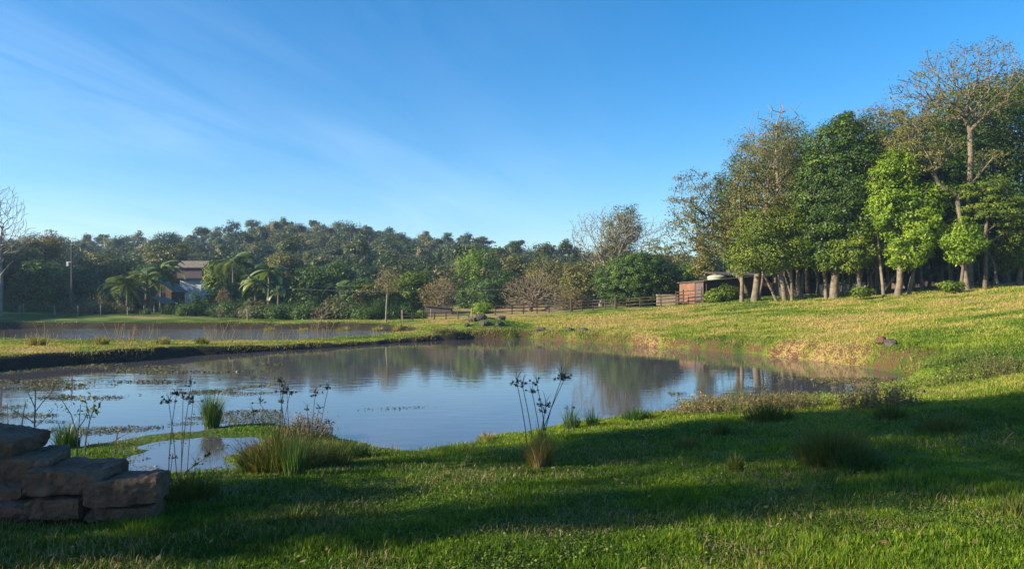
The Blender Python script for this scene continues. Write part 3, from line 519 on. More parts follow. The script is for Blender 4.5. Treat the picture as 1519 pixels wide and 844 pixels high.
# --- left wood edge
LG = 'trees along the wood edge behind the far pond'
LW = [('rounded olive green tree above the palms', 428, 88, [(424, 395, 22, 14), (436, 405, 18, 14)], 'leaf_olive'),
      ('dark broad tree right of the palms', 462, 82, [(462, 425, 30, 28), (445, 440, 22, 20), (480, 440, 20, 20)], 'leaf_dark'),
      ('dark tree behind the bare bank sapling', 500, 86, [(500, 420, 28, 30), (515, 440, 22, 22)], 'leaf_dark'),
      ('dark low tree left of the olive one', 530, 80, [(528, 445, 24, 16), (515, 452, 16, 12), (540, 430, 16, 14)], 'leaf_dark'),
      ('big dark tree left of the white tower', 250, 96, [(250, 395, 26, 26), (235, 380, 18, 20), (268, 385, 14, 22)], 'leaf_wood'),
      ('dark tree at the foot of the utility pole', 110, 80, [(110, 425, 28, 28), (95, 440, 20, 20), (130, 440, 20, 20)], 'leaf_dark'),
      ('grey green broad tree right of the utility pole', 150, 88, [(150, 400, 28, 24), (165, 420, 22, 22), (138, 415, 20, 20)], 'leaf_wood'),
      ('shaded dark tree left of the fan palm', 165, 78, [(158, 440, 22, 18), (145, 448, 18, 14)], 'leaf_dark'),
      ('broad grey brown tree at the left edge', 22, 76, [(22, 395, 36, 32), (5, 420, 34, 28), (45, 415, 28, 30)], 'leaf_wood'),
      ('dark tree with a pale trunk beside the field', 50, 72, [(62, 415, 26, 26), (48, 430, 24, 20), (80, 425, 18, 22)], 'leaf_dark'),
      ('feathery yellow tinged tree top above the left wood', 62, 92, [(60, 372, 20, 16), (78, 365, 12, 14), (45, 385, 18, 16)], 'leaf_dry'),
      ('dark tree outside the left wood edge', -30, 74, [(-30, 405, 40, 40), (-60, 420, 30, 30)], 'leaf_dark'),
      ('dark tree right of the white tower', 360, 88, [(362, 415, 26, 26), (350, 435, 20, 20), (375, 430, 20, 24)], 'leaf_dark'),
      ('dark tree behind the conical grey shrub', 345, 80, [(345, 440, 22, 18), (362, 450, 16, 12), (322, 448, 16, 12)], 'leaf_dark'),
      ('yellow green leafy tree at the right side of the white tower', 330, 83, [(326, 405, 13, 14), (320, 418, 10, 12), (338, 412, 12, 14)], 'leaf_green'),
      ('dark tree between the two timber houses', 205, 84, [(205, 430, 24, 22), (190, 445, 18, 16), (220, 410, 18, 18)], 'leaf_dark'),
      ('dark tree among the palms', 405, 82, [(405, 430, 24, 26), (390, 420, 18, 24), (420, 440, 18, 20)], 'leaf_dark')]
for k, (lb, px, Yd, cr_, mt) in enumerate(LW):
    T('tree', lb, px, Yd, cr_, mt, bark='bark_grey' if 'pale trunk' in lb else 'bark', rb=.2, n=150, nl=60, cr=.75, ls=.27, group=LG, seed=80+k)
bare('bare_tree', 'tall bare grey tree cut by the left edge of the picture', 2, 62, [(0, 315, 34, 42), (5, 350, 36, 34), (-20, 330, 30, 40)], n=520, rb=.17, bark='bark_grey', rmin=.014, seed=110, pw=.2, toppx=(2, 350), wob=.06)
T('conical_shrub', 'conical grey brown leafless shrub in front of the dark trees', 332, 74, [(332, 450, 13, 14), (332, 440, 8, 14)], 'leaf_dry', bark='twig_brown', rb=.08, n=240, nl=12, cr=.16, ls=.09, seed=111, cat='shrub', rmin=.01, flat=1.2)
bare('sapling', 'bare forked sapling on the far pond bank', 477, 53, [(474, 466, 14, 12), (484, 460, 12, 12)], n=90, rb=.04, rmin=.012, seed=112, stems=[(-.5, 0, .8), (.4, 0, .8)], pw=.3)
bare('sapling', 'small bare sapling between the utility pole and the palms', 150, 68, [(150, 442, 10, 10)], n=70, rb=.05, rmin=.012, seed=113)
bare('sapling', 'little bare sapling in front of the conical shrub', 326, 60, [(326, 462, 8, 8)], n=50, rb=.03, rmin=.01, seed=114)
bare('sapling', 'little bare sapling right of the conical shrub', 356, 60, [(356, 464, 8, 6)], n=50, rb=.03, rmin=.01, seed=115)
# skyline trees on the ridge
SK = [(75, 352, 14, 12, 'pale feathery tree on the left skyline'), (130, 357, 8, 9, 'small dark round headed tree on the left skyline'), (152, 356, 12, 8, 'flat topped thin tree on the left skyline'), (206, 352, 9, 9, 'bare thin tree on the skyline above the left palm'),
      (265, 364, 12, 8, 'low tree on the skyline above the white tower'), (372, 347, 11, 11, 'tall thin crowned tree at the left end of the high ridge'), (413, 347, 5, 11, 'narrow dark tree on the ridge left of the summit'),
      (442, 344, 14, 12, 'broad brown tree on the ridge summit'), (474, 342, 12, 11, 'grey brown tree just right of the ridge summit'), (507, 350, 11, 9, 'olive tree on the ridge with a rounded top'), (532, 348, 16, 8, 'dark flat topped tree on the ridge'),
      (563, 352, 10, 9, 'dark tree on the ridge right of the flat topped one'), (596, 354, 9, 7, 'small tree on the middle of the ridge'), (632, 352, 9, 7, 'umbrella topped pine on the middle ridge'), (664, 354, 8, 8, 'thin umbrella pine on the right ridge'),
      (688, 357, 8, 7, 'dark umbrella pine beside the thin one'), (714, 358, 18, 5, 'wide flat topped tree on the right ridge'), (760, 366, 12, 7, 'low tree on the falling right ridge'), (805, 375, 14, 7, 'dark rounded tree at the right end of the ridge'),
      (832, 380, 12, 6, 'last dark tree on the right end of the ridge')]
for k, (px, py, rx, ry, lb) in enumerate(SK):
    Yd = 205; X_ = (px-CX)/FPX*Yd; py = py-2
    bt = k in (3, 7, 8, 0, 5)
    T('ridge_tree', lb, px, Yd, [(px-rx*.35, py+ry*.3, rx*.6, ry*.6), (px+rx*.45, py+ry*.7, rx*.7, ry*.5), (px+rx*.1, py-ry*.4, rx*.5, ry*.45)], ['leaf_wood', 'leaf_olive', 'leaf_dark'][k % 3] if not bt else 'leaf_dry', bark='bark_grey', rb=.22, n=46, nl=16 if bt else 34, cr=.75, ls=.42, flat=.45, seed=130+k, shell=.2, group='trees standing out on the ridge line', rmin=.05)
# the wood covering the hill: one mass
def hill_wood():
    r = np.random.default_rng(9); pts = []
    K = np.zeros((0, 2)); rows = np.linspace(101, 224, 30)
    for Yr in rows:
        sp = 4.6+r.uniform(-.4, .4); w = .74*Yr
        for x in np.arange(-w-12, w*.42, sp): pts.append((x+r.normal(0, 1.3), Yr+r.normal(0, 1.6)))
        for x in np.arange(w*.42, w+20, 9): pts.append((x+r.normal(0, 2), Yr+r.normal(0, 1.6)))
    pts = np.array(pts); zt = height(pts[:, 0], pts[:, 1]); nT = len(pts)
    Kc = 12; nl = 82; rad = r.uniform(1.3, 3.0, nT)*np.where(r.random(nT) < .18, 1.55, 1); h = r.uniform(3.0, 6.2, nT)+np.where(r.random(nT) < .12, r.uniform(1, 3, nT), 0); fl = r.uniform(.75, 1.5, (nT, 1, 1))
    d = unit(r.normal(0, 1, (nT, Kc, 3))); d[:, :, 2] = np.abs(d[:, :, 2])*1.0-.25
    C = np.stack([pts[:, 0], pts[:, 1], zt+h-rad*.55], -1)[:, None]+d*rad[:, None, None]*np.concatenate([np.ones((nT, 1, 2)), .8*fl], 2)*r.uniform(.3, 1.05, (nT, Kc, 1))
    g = r.normal(0, 1, (nT, Kc, nl, 3)); g = unit(g)*r.random((nT, Kc, nl, 1))**.4
    P = C[:, :, None]+g*(rad[:, None, None, None]*r.uniform(.34, .58, (nT, Kc, 1, 1)))*np.array([1, 1, .75])
    nr = g*.8+d[:, :, None]*.7+np.array([0, 0, .5])
    kind = r.random(nT); tt = np.where(kind < .62, r.uniform(0, .45, nT), np.where(kind < .88, r.uniform(.4, .7, nT), r.uniform(.75, 1.0, nT)))
    tint = np.clip(tt[:, None, None]+r.normal(0, .10, (nT, Kc, 1))+r.normal(0, .09, (nT, Kc, nl)), 0, 1)
    V, Q = leafquads(P.reshape(-1, 3), .36*r.uniform(.5, 1.6, nT*Kc*nl), nr.reshape(-1, 3), r, .6, .5)
    o = mk('hillside_wood', V, [Q], M['leaf_wood'], None, {'tint': np.repeat(tint.reshape(-1), 4)})
    tag(o, 'continuous wood covering the far hill up to the ridge', 'wood', kind='stuff')
    A = np.stack([pts[:, 0], pts[:, 1], zt-.2], -1); B = A+np.array([0, 0, 1])*(h[:, None])+r.normal(0, .4, (nT, 3))
    V, Q = tubes(A, B, np.full(nT, .16), np.full(nT, .08), 5); b = mk('wood_trunks', V, [Q], M['bark_grey'], o); b['kind'] = 'stuff'
hill_wood()

# --- trees beyond the left edge of the frame, whose shadows cross the grass
def shade(label, x, y, ells, n, nl, cr, ls, rb, seed, **kw):
    z = hz(x, y); e = [(x+a, y+b, z+c, d, e_, f) for a, b, c, d, e_, f in ells]
    tree('tree', label, (x, y), e, 'leaf_green', n=n, nl=nl, cr=cr, ls=ls, rb=rb, seed=seed, group='trees shading the near bank from the left', **kw)
SHADE = True
if SHADE:
    shade('tall spreading tree left of the view, casting the widest shadow over the near bank', -20, 3.4, [(0, 0, 10.5, 3, 2.2, 2.2), (0, -.3, 12.5, 2.4, 2.4, 1.4), (0, -2.7, 11.2, 2.2, 1.2, 1.3), (0, -3.3, 9.7, 2.0, .8, .9)], 160, 80, .6, .22, .2, 201)
    shade('slender tree left of the view, casting the lowest shadow streak', -15, 1.25, [(0, 0, 7.0, .7, .34, 2.6), (0, -.1, 9.5, .8, .42, 1.6)], 70, 70, .3, .16, .1, 202)
    shade('bushy tree left of the view, shading the stone wall', -11, 3.9, [(0, 0, 2.9, 1.1, 1.2, .7), (0, .1, 3.6, .8, .9, .4)], 90, 80, .4, .16, .12, 203)
    shade('tree left of the view, casting the shadow along the shore', -15.5, 5.0, [(0, 0, 7.2, 1.2, .9, .7), (0, -.2, 8.4, 1.2, .7, .7)], 80, 60, .4, .18, .12, 204)
    shade('tree left of the view, casting the shadow behind the tussocks', -26, 2.2, [(0, 0, 13, 3, 1.6, 2.4), (0, .5, 16.5, 2.4, 1.8, 1.6)], 120, 70, .6, .22, .2, 205)

# ------------------------------------------------------------------ palms
def palm(label, px, Y, toppy, fr, nf=13, kind='palm', seed=1, sc=1.0, mat='palm'):
    r = np.random.default_rng(seed+900); x = (px-CX)/FPX*Y; z = hz(x, Y); zt = EYE-(toppy-HZ)/FPX*Y; b = np.array([x, Y, z])
    root = empty('palm_tree' if kind == 'palm' else 'banana_plant', b, label, 'palm' if kind == 'palm' else 'plant')
    h = max(zt-z, .4); P = np.array([b+np.array([.12*math.sin(t*2), 0, h*t]) for t in np.linspace(0, 1, 6)])
    V, Q = tubes(P[:-1], P[1:], np.full(5, .13*sc), np.full(5, .11*sc), 7); mk('trunk', V, [Q], M['bark'], root, origin=b)
    top = P[-1]; mb = MB()
    for k in range(nf):
        az = r.random()*2*math.pi; el = r.uniform(-.2, 1.35); Lf = fr*r.uniform(.8, 1.15); m = 12
        dh = np.array([math.cos(az), math.sin(az), 0]); pts = [top.copy()]; a = el
        for q in range(m):
            pts.append(pts[-1]+(dh*math.cos(a)+np.array([0, 0, math.sin(a)]))*Lf/m); a -= (1.6+el*.5)/m
        pts = np.array(pts); tn = r.random()
        V, Q = tubes(pts[:-1], pts[1:], np.linspace(.03, .008, m), np.linspace(.028, .006, m), 4); mb.add(V, Q, tint=.9)
        side = np.array([-dh[1], dh[0], 0])
        if kind == 'palm':
            for s_ in (-1, 1):
                t = np.linspace(.12, 1, 20); c = np.stack([np.interp(t*m, np.arange(m+1), pts[:, j]) for j in range(3)], 1)
                ll = fr*.30*np.sin(np.pi*np.clip(t*.85+.12, 0, 1))[:, None]
                dr = unit(side*s_+dh*.5+np.array([0, 0, -.45])); e = c+dr*ll; w = dh*fr*.022
                V = np.stack([c-w, c+w, (c+e)/2+w+np.array([0, 0, .04]), e], 1); mb.add(V.reshape(-1, 3), np.arange(80).reshape(-1, 4), tint=np.clip(tn*.6+r.random(80)*.4, 0, 1))
        else:
            w = fr*.15*np.sin(np.pi*np.linspace(.05, .98, m+1))[:, None]+.01
            dn = np.array([0, 0, -.25]); A1 = pts+side*w+dn*w; A2 = pts-side*w+dn*w; V = np.concatenate([A1, pts, A2]); i = np.arange(m); n_ = m+1
            Q = np.concatenate([np.stack([i, i+1, i+1+n_, i+n_], 1), np.stack([i+n_, i+n_+1, i+1+2*n_, i+2*n_], 1)]); mb.add(V, Q, tint=tn)
    mb.build('fronds', M[mat], root, origin=b)
palm('arching fan of sunlit palm fronds left of the open shelter', 188, 69, 424, 2.8, 24, seed=1)
palm('tall palm with long leaves above the brown gabled house', 238, 77, 400, 2.8, 15, 'banana', seed=2)
palm('low yellow green palm between the left palm and the house', 216, 73, 414, 2.2, 20, seed=3)
palm('bright feathery palm above the right side of the white tower', 345, 80, 388, 3.0, 22, seed=4)
palm('tall upright leaved plant right of the white tower', 398, 74, 402, 2.6, 11, 'banana', seed=5)
palm('broad leaved plant left of the orange one', 378, 72, 420, 2.2, 12, 'banana', seed=6)
palm('large leaved plant in the shade below the olive tree', 412, 75, 428, 2.2, 12, 'banana', seed=7)
palm('orange tinged small plant on a thin stem by the far bank', 392, 70, 449, .8, 9, 'banana', seed=8, sc=.35, mat='leaf_dry')
palm('bright green broad leaved plant near the bare bank sapling', 447, 74, 458, 1.5, 9, 'banana', seed=9)
palm('dark feathery palm among the dark trees', 500, 75, 425, 2.0, 12, seed=10)
palm('broad leaved plant at the feet of the left palm', 175, 74, 452, 1.2, 9, 'banana', seed=11)

# ------------------------------------------------------------------ buildings
def gable(mb, c, w, d, h, rz):
    P = np.array([[-w/2, -d/2, 0], [w/2, -d/2, 0], [0, -d/2, h], [-w/2, d/2, 0], [w/2, d/2, 0], [0, d/2, h]], float)
    ca, sa = math.cos(rz), math.sin(rz); P = P@np.array([[ca, sa, 0], [-sa, ca, 0], [0, 0, 1]])+np.asarray(c); mb.add(P, Q=[[0, 3, 4, 1]], T=[[0, 1, 2], [3, 5, 4]])
def slab(mb, a, b, wv, th):
    """rectangular plate: from a to b, extruded by vector wv, thickness th down"""
    a, b, wv = map(lambda q: np.asarray(q, float), (a, b, wv)); t = np.array([0, 0, -th]); P = np.array([a, b, b+wv, a+wv, a+t, b+t, b+wv+t, a+wv+t])
    mb.add(P, [[0, 1, 2, 3], [7, 6, 5, 4], [0, 4, 5, 1], [1, 5, 6, 2], [2, 6, 7, 3], [3, 7, 4, 0]], tint=.5)
# shed
def shed():
    c = np.array([16.0, 61.5]); z = hz(*c)-.1; t1 = np.array([-.3, .954]); t2 = np.array([.954, .3])
    root = empty('shed', (c[0], c[1], z), 'low brick animal shed with a sloping tin roof beside the rail fence', 'shed'); o = np.array([c[0], c[1], z])
    def wall(name, p, d, L_, h0, h1, mat, th=.14, par=root, inset=0):
        d3 = np.array([d[0], d[1], 0]); nrm = np.array([-d[1], d[0], 0])*th
        if np.dot(nrm[:2], c-p+np.array([2, 6])) < 0: pass
        a = np.array([p[0], p[1], z]); P = np.array([a, a+d3*L_, a+d3*L_+[0, 0, h1], a+[0, 0, h0]]); Pn = P+nrm
        mb = MB(); V = np.concatenate([P, Pn]); mb.add(V, [[0, 1, 2, 3], [7, 6, 5, 4], [0, 4, 5, 1], [1, 5, 6, 2], [2, 6, 7, 3], [3, 7, 4, 0]]); return mb.build(name, M[mat], par, origin=o)
    wall('wall', c+t1*1.35, t1, 2.5, 1.72, 1.66, 'brick')
    wall('door_shade', c+t1*.12, t1, 1.22, 1.74, 1.72, 'darkboard', .08)  # shaded end of the brick front, put in as a darker panel
    wall('wall', c+t2*.16, t2, 5.2, 1.78, 2.2, 'barn')  # side turned from the sun; its shade is put into the dark colour
    wall('wall', c+t1*3.72+t2*.18, t2, 5.2, 1.72, 2.1, 'barn', -.12)
    mb = MB(); a = np.array([*(c-t1*.25-t2*.25), z+1.86]); b = np.array([*(c+t1*4.1-t2*.25), z+1.80]); slab(mb, a, b, np.array([t2[0]*5.8, t2[1]*5.8, .48]), .07); mb.build('roof', M['tin'], root, origin=o)
    # low cream wall
    p = c+t1*3.9-t2*.3; mb = MB(); zz_ = hz(*p)
    r2 = empty('low_wall', (p[0], p[1], zz_), 'low cream brick wall joined to the left of the shed', 'wall')
    mb.box((p[0]-.9, p[1]+.1, zz_+.36), (1.8, .2, .9)); mb.box((p[0]-.9, p[1]+.1, zz_+.84), (1.88, .28, .07))
    mb.build('brickwork', M['cream'], r2, origin=(p[0], p[1], zz_))
    # barn
    bx, by = 20.2, 68.0; zb = hz(bx, by); rb_ = empty('barn', (bx, by, zb), 'long dark timber barn half hidden behind the grove trunks', 'barn')
    mb = MB(); mb.box((bx+2.6, by, zb+.95), (8.6, 4, 2.0)); mb.build('wall', M['barn'], rb_, origin=(bx, by, zb))
    mb = MB(); slab(mb, (bx-2.2, by-2.4, zb+2.15), (bx+7.4, by-2.4, zb+1.85), (0, 4.8, .35), .08); mb.build('roof', M['tin'], rb_, origin=(bx, by, zb))
    mb = MB(); mb.box((bx+1.4, by-2.02, zb+.9), (.9, .06, 1.7)); mb.build('door_shade', M['dark_hole'], rb_, origin=(bx, by, zb))
    # tank
    tx, ty = (1064-CX)/FPX*66, 66.; zt = hz(tx, ty)
    rt = empty('water_tank', (tx, ty, zt), 'pale green round water tank behind the shed roof', 'tank'); a = np.linspace(0, 2*math.pi, 25)[:-1]
    def lathe(prof):
        V = np.array([[tx+r0*math.cos(q), ty+r0*math.sin(q), zt+h0] for r0, h0 in prof for q in a]); n_ = 24; i = np.arange(n_); j = (i+1) % n_
        return V, np.concatenate([np.stack([i+k*n_, j+k*n_, j+(k+1)*n_, i+(k+1)*n_], 1) for k in range(len(prof)-1)])
    mb = MB(); mb.add(*lathe([(.01, 0), (.72, 0), (.74, .9), (.78, .92), (.76, 1.0), (.80, 1.75), (.82, 1.95)])); mb.build('body', M['tank'], rt, origin=(tx, ty, zt), smooth_=True)
    mb = MB(); mb.add(*lathe([(.83, 1.95), (.86, 1.96), (.86, 2.04), (.6, 2.16), (.2, 2.24), (.01, 2.25)])); mb.build('lid', M['tankrim'], rt, origin=(tx, ty, zt), smooth_=True)
shed()
def far_house(px0, px1, pytop, Y, name, label):
    pass
# white tower
tx, ty = ray(291, 440, 92)[:2]; tz = hz(tx, ty); kk = 92/FPX; rt = empty('tower_house', (tx, ty, tz), 'white walled tower house with a dark boarded upper storey among the trees', 'house')
zt1 = EYE+(440-414)*kk; zt2 = EYE+(440-397)*kk
mb = MB(); mb.box((tx, ty, (tz+zt1)/2-.2), (31*kk, 3.0, zt1-tz+.3)); wl = mb.build('wall', M['whitewash'], rt, origin=(tx, ty, tz))
mb = MB(); mb.box((tx, ty-.1, (zt1+zt2)/2+.02), (37*kk, 3.4, zt2-zt1)); mb.build('upper_storey', M['darkboard'], rt, origin=(tx, ty, tz))
mb = MB(); mb.box((tx, ty-.15, zt1+.02), (38*kk, 3.6, .14)); mb.build('ledge', M['dark_hole'], rt, origin=(tx, ty, tz))
mb = MB(); slab(mb, (tx-21*kk, ty-2.05, zt2-.02), (tx+21*kk, ty-2.05, zt2-.02), (0, 2.0, .85), .1); slab(mb, (tx-21*kk, ty-.046, zt2+.83), (tx+21*kk, ty-.046, zt2+.83), (0, 2.0, -.85), .1); mb.build('roof', M['thatch'], rt, origin=(tx, ty, tz))
# brown gabled house
gx_, gy_ = ray(247, 440, 84)[:2]; gz = hz(gx_, gy_); kk = 84/FPX; rt = empty('timber_house', (gx_, gy_, gz), 'brown timber house with a low gabled roof in the shade', 'house'); og = (gx_, gy_, gz)
zw = EYE+(440-431)*kk
mb = MB(); mb.box((gx_, gy_, (gz+zw)/2), (36*kk, 3.4, zw-gz+.02)); gable(mb, (gx_, gy_, zw), 36*kk, 3.39, 12*kk, 0); mb.build('wall', M['brownboard'], rt, origin=og)
mb = MB(); slab(mb, (gx_-21*kk, gy_-2, zw-.12), (gx_, gy_-2, zw+13.6*kk), (0, 4, 0), .09); slab(mb, (gx_+.004, gy_-2, zw+13.6*kk), (gx_+21*kk, gy_-2, zw-.12), (0, 4, 0), .09); mb.build('roof', M['twig_brown'], rt, origin=og)
mb = MB(); mb.box((gx_+4*kk, gy_-1.72, (gz+zw)/2+.5), (.55, .05, .6)); mb.build('window', M['dark_hole'], rt, origin=og)
# open shelter
hx, hy = ray(235, 440, 72)[:2]; hz_ = hz(hx, hy); kk = 72/FPX; rt = empty('shelter', (hx, hy, hz_), 'small open sided shelter with crossed timber props in front of the gabled house', 'shelter'); oh = (hx, hy, hz_)
ze = EYE-(449-HZ)*kk
for dx in (-13, 12):
    for dy in (-1.0, 1.0):
        mb = MB(); mb.bar((hx+dx*kk, hy+dy, hz_-.1), (hx+dx*kk, hy+dy, ze), .06); mb.build('post', M['post_wood'], rt, origin=oh)
mb = MB(); mb.bar((hx-9*kk, hy-1, hz_), (hx-1*kk, hy-1, ze), .05); mb.bar((hx-1*kk, hy-1.05, hz_), (hx-8*kk, hy-1.05, ze), .05); mb.bar((hx-15*kk, hy-1, ze), (hx+14*kk, hy-1, ze), .05); mb.build('brace', M['post_wood'], rt, origin=oh)
mb = MB(); slab(mb, (hx-20*kk, hy-1.4, ze-.02), (hx, hy-1.4, ze+9*kk), (0, 2.8, 0), .06); slab(mb, (hx+.004, hy-1.4, ze+9*kk), (hx+18*kk, hy-1.4, ze-.02), (0, 2.8, 0), .06); mb.build('roof', M['twig_brown'], rt, origin=oh)
# grey slab hut by the rounded leafless tree
qx, qy = ray(650, 440, 74)[:2]; qz = hz(qx, qy); rt = empty('hut', (qx, qy, qz), 'low dark hut with a sloping front under the rounded leafless tree', 'hut'); kk = 74/FPX
mb = MB(); P = np.array([[qx-20*kk, qy-1, qz-.1], [qx+22*kk, qy-1, qz-.1], [qx+22*kk, qy+1.4, qz-.1], [qx-20*kk, qy+1.4, qz-.1], [qx-17*kk, qy-.95, qz+.75], [qx+20*kk, qy-.95, qz+.5], [qx+20*kk, qy+1.2, qz+.5], [qx-17*kk, qy+1.2, qz+.75]])
mb.add(P, [[0, 1, 5, 4], [1, 2, 6, 5], [2, 3, 7, 6], [3, 0, 4, 7]]); mb.build('wall', M['darkboard'], rt, origin=(qx, qy, qz))
mb = MB(); slab(mb, (qx-19*kk, qy-1.1, qz+.86), (qx+22*kk, qy-1.1, qz+.6), (0, 2.5, 0), .06); mb.build('roof', M['tin'], rt, origin=(qx, qy, qz))
# farm house behind the grove
fx, fy = ray(1395, 440, 84)[:2]; fz = hz(fx, fy); rt = empty('farmhouse', (fx, fy, fz), 'low farmhouse with a reddish roof glimpsed between the grove trunks', 'house'); kk = 84/FPX; of = (fx, fy, fz)
mb = MB(); mb.box((fx, fy, fz+.8), (10, 4, 1.7)); mb.build('wall', M['brownboard'], rt, origin=of)  # wall colour darkened to carry the shade of the grove
mb = MB(); slab(mb, (fx-5.4, fy-2.5, fz+1.55), (fx+5.4, fy-2.5, fz+1.55), (0, 2.5, 1.0), .1); slab(mb, (fx-5.4, fy+.004, fz+2.55), (fx+5.4, fy+.004, fz+2.55), (0, 2.5, -1.0), .1); mb.build('roof', M['brick'], rt, origin=of)
for dx in (-3.4, -1.0, 2.2):
    mb = MB(); mb.box((fx+dx, fy-2.02, fz+.95), (.8, .06, .7)); mb.build('window', M['dark_hole'], rt, origin=of)

# utility pole and line
px_, py_ = ray(107, 440, 70)[:2]; pz = hz(px_, py_); rt = empty('utility_pole', (px_, py_, pz), 'tall dark wooden utility pole in the left wood', 'utility pole'); kk = 70/FPX; op = (px_, py_, pz)
mb = MB(); mb.bar((px_, py_, pz-.2), (px_, py_, EYE+(440-364)*kk), .10, .075, 8); mb.build('pole', M['darkboard'], rt, origin=op)
mb = MB(); zc_ = EYE+(440-392)*kk; mb.box((px_-.35, py_-.05, zc_), (.16, .16, .34)); mb.bar((px_-.5, py_-.03, zc_+.2), (px_, py_-.03, zc_+.2), .03); mb.build('transformer', M['whitewash'], rt, origin=op)
mb = MB(); prev = None
for t in np.linspace(0, 1, 25):
    p = ray(418+t*345, 428+t*1+4*math.sin(math.pi*t), 72)
    if prev is not None: mb.bar(prev, p, .011, n=4)
    prev = p
o = mb.build('power_line', M['wire'], None, origin=tuple(ray(418, 428, 72))); tag(o, 'thin power line strung low across the dark wood', 'cable')

# ------------------------------------------------------------------ fences
FP = [(735, 67), (760, 67), (777, 67), (797, 67), (815, 67), (848, 66.5), (864, 66), (880, 66), (898, 65.5), (914, 65), (930, 65), (950, 64.5), (981, 64), (1003, 63.5), (1014, 61.5), (1041, 60)]
P3 = [np.array([(a-CX)/FPX*b, b, 0]) for a, b in FP]
for p in P3: p[2] = hz(p[0], p[1])
rt = empty('rail_fence', P3[0], 'long dark timber rail fence running along the crest to the shed', 'fence'); o0 = P3[0]
for k, p in enumerate(P3):
    big = FP[k][0] in (848, 914); mb = MB(); mb.bar(p-[0, 0, .2], p+[0, 0, 1.12 if big else .85], .13 if big else .06, .12 if big else .05, 7); mb.build('post', M['fence_wood'], rt, origin=o0)
for h in (.3, .6, .85):
    mb = MB()
    for a, b in zip(P3[:-2], P3[1:-1]): mb.bar(a+[0, -.05, h+rng.normal(0, .03)], b+[0, -.05, h+rng.normal(0, .03)], .045)
    mb.build('rail', M['fence_wood'], rt, origin=o0)
a, b = P3[-3], P3[-1]
rt = empty('gate', P3[-2], 'dark four barred gate in front of the brick shed wall', 'gate')
for h in (.2, .5, .8, 1.1):
    mb = MB(); mb.bar(a+[0, -.1, h], P3[-1]+[0, -.1, h-.05], .04); mb.build('rail', M['fence_wood'], rt, origin=P3[-2])
for p in (a, P3[-2], b):
    mb = MB(); mb.bar(p+[0, -.1, -.2], p+[0, -.1, 1.25], .05); mb.build('post', M['fence_wood'], rt, origin=P3[-2])
pp = [(30, 64), (36, 67), (82, 65), (116, 64), (150, 66), (190, 65)]
labs = ['short weathered field post nearest the left edge', 'short field post behind the nearest left one', 'thick weathered field post in the left field', 'thin field post left of the bare sapling', 'thin field post beside the bare sapling', 'thin field post left of the fan palm']
for k, (a_, b_) in enumerate(pp+[(368, 56), (598, 55), (700, 60), (640, 61)]):
    lb = (labs+['pale leaning post on the far bank right of the bare saplings', 'short post on the far bank right of the thin pale trunk', 'thin white post on the crest right of the yellow bush', 'short post near the tall yellow bush'])[k]
    p = np.array([(a_-CX)/FPX*b_, b_, 0]); p[2] = hz(p[0], p[1]); mb = MB(); mb.bar(p-[0, 0, .2], p+[rng.normal(0, .04), 0, .75+.2*rng.random()], .06 if k != 2 else .1, .05, 7)
    o = mb.build('fence_post', M['post_wood'], None, origin=p); tag(o, lb, 'post', 'loose fence posts')
Q3 = [np.array([(a_-CX)/FPX*58, 58, 0]) for a_ in (596, 612, 628, 645, 662, 680, 696)]
for p in Q3: p[2] = hz(p[0], p[1])
rt = empty('pen_fence', Q3[0], 'low broken timber pen fence behind the far pond bank', 'fence')
for p in Q3:
    mb = MB(); mb.bar(p-[0, 0, .1], p+[0, 0, .62], .05); mb.build('post', M['fence_wood'], rt, origin=Q3[0])
for h in (.3, .55):
    mb = MB()
    for a, b in zip(Q3[:-1], Q3[1:]): mb.bar(a+[0, 0, h], b+[0, 0, h+rng.normal(0, .03)], .035)
    mb.build('rail', M['fence_wood'], rt, origin=Q3[0])

for k_, (px, Yd) in enumerate([(1175, 57), (1212, 58), (1222, 56), (1250, 57), (1262, 55), (1288, 58), (1310, 56), (1346, 57), (1378, 57), (1390, 55), (1420, 57), (1434, 56), (1455, 55), (1488, 57)]):
    T('slim_tree', 'slim dark trunk deep in the shade of the grove', px, Yd, [(px+(k_ * 37 % 17)-8, 372-k_ % 4*5, 15, 13)], 'leaf_dark', bark='bark' if k_ % 3 else 'bark_grey', rb=.10+.02*(k_ % 3), n=26, nl=60, cr=.55, ls=.17, group='slim dark trunks in the shade of the grove', seed=400+k_, lean=((k_ * 13 % 7-3)*.12, 0))
T('bush', 'leafy bright green bush in front of the shed wall', 1070, 57, [(1060, 440, 12, 8), (1078, 434, 11, 10), (1088, 436, 8, 8)], 'leaf_green', rb=.04, n=60, nl=60, cr=.3, ls=.17, seed=301, cat='bush')
T('bush', 'low dark weed bush at the foot of the middle trunks', 1276, 48, [(1278, 433, 12, 5)], 'leaf_green', rb=.03, n=26, nl=50, cr=.25, ls=.14, seed=302, cat='bush')
T('bush', 'low light green weed bush below the farmhouse gap', 1412, 45, [(1414, 424, 14, 6)], 'leaf_green', rb=.03, n=30, nl=50, cr=.25, ls=.14, seed=303, cat='bush')

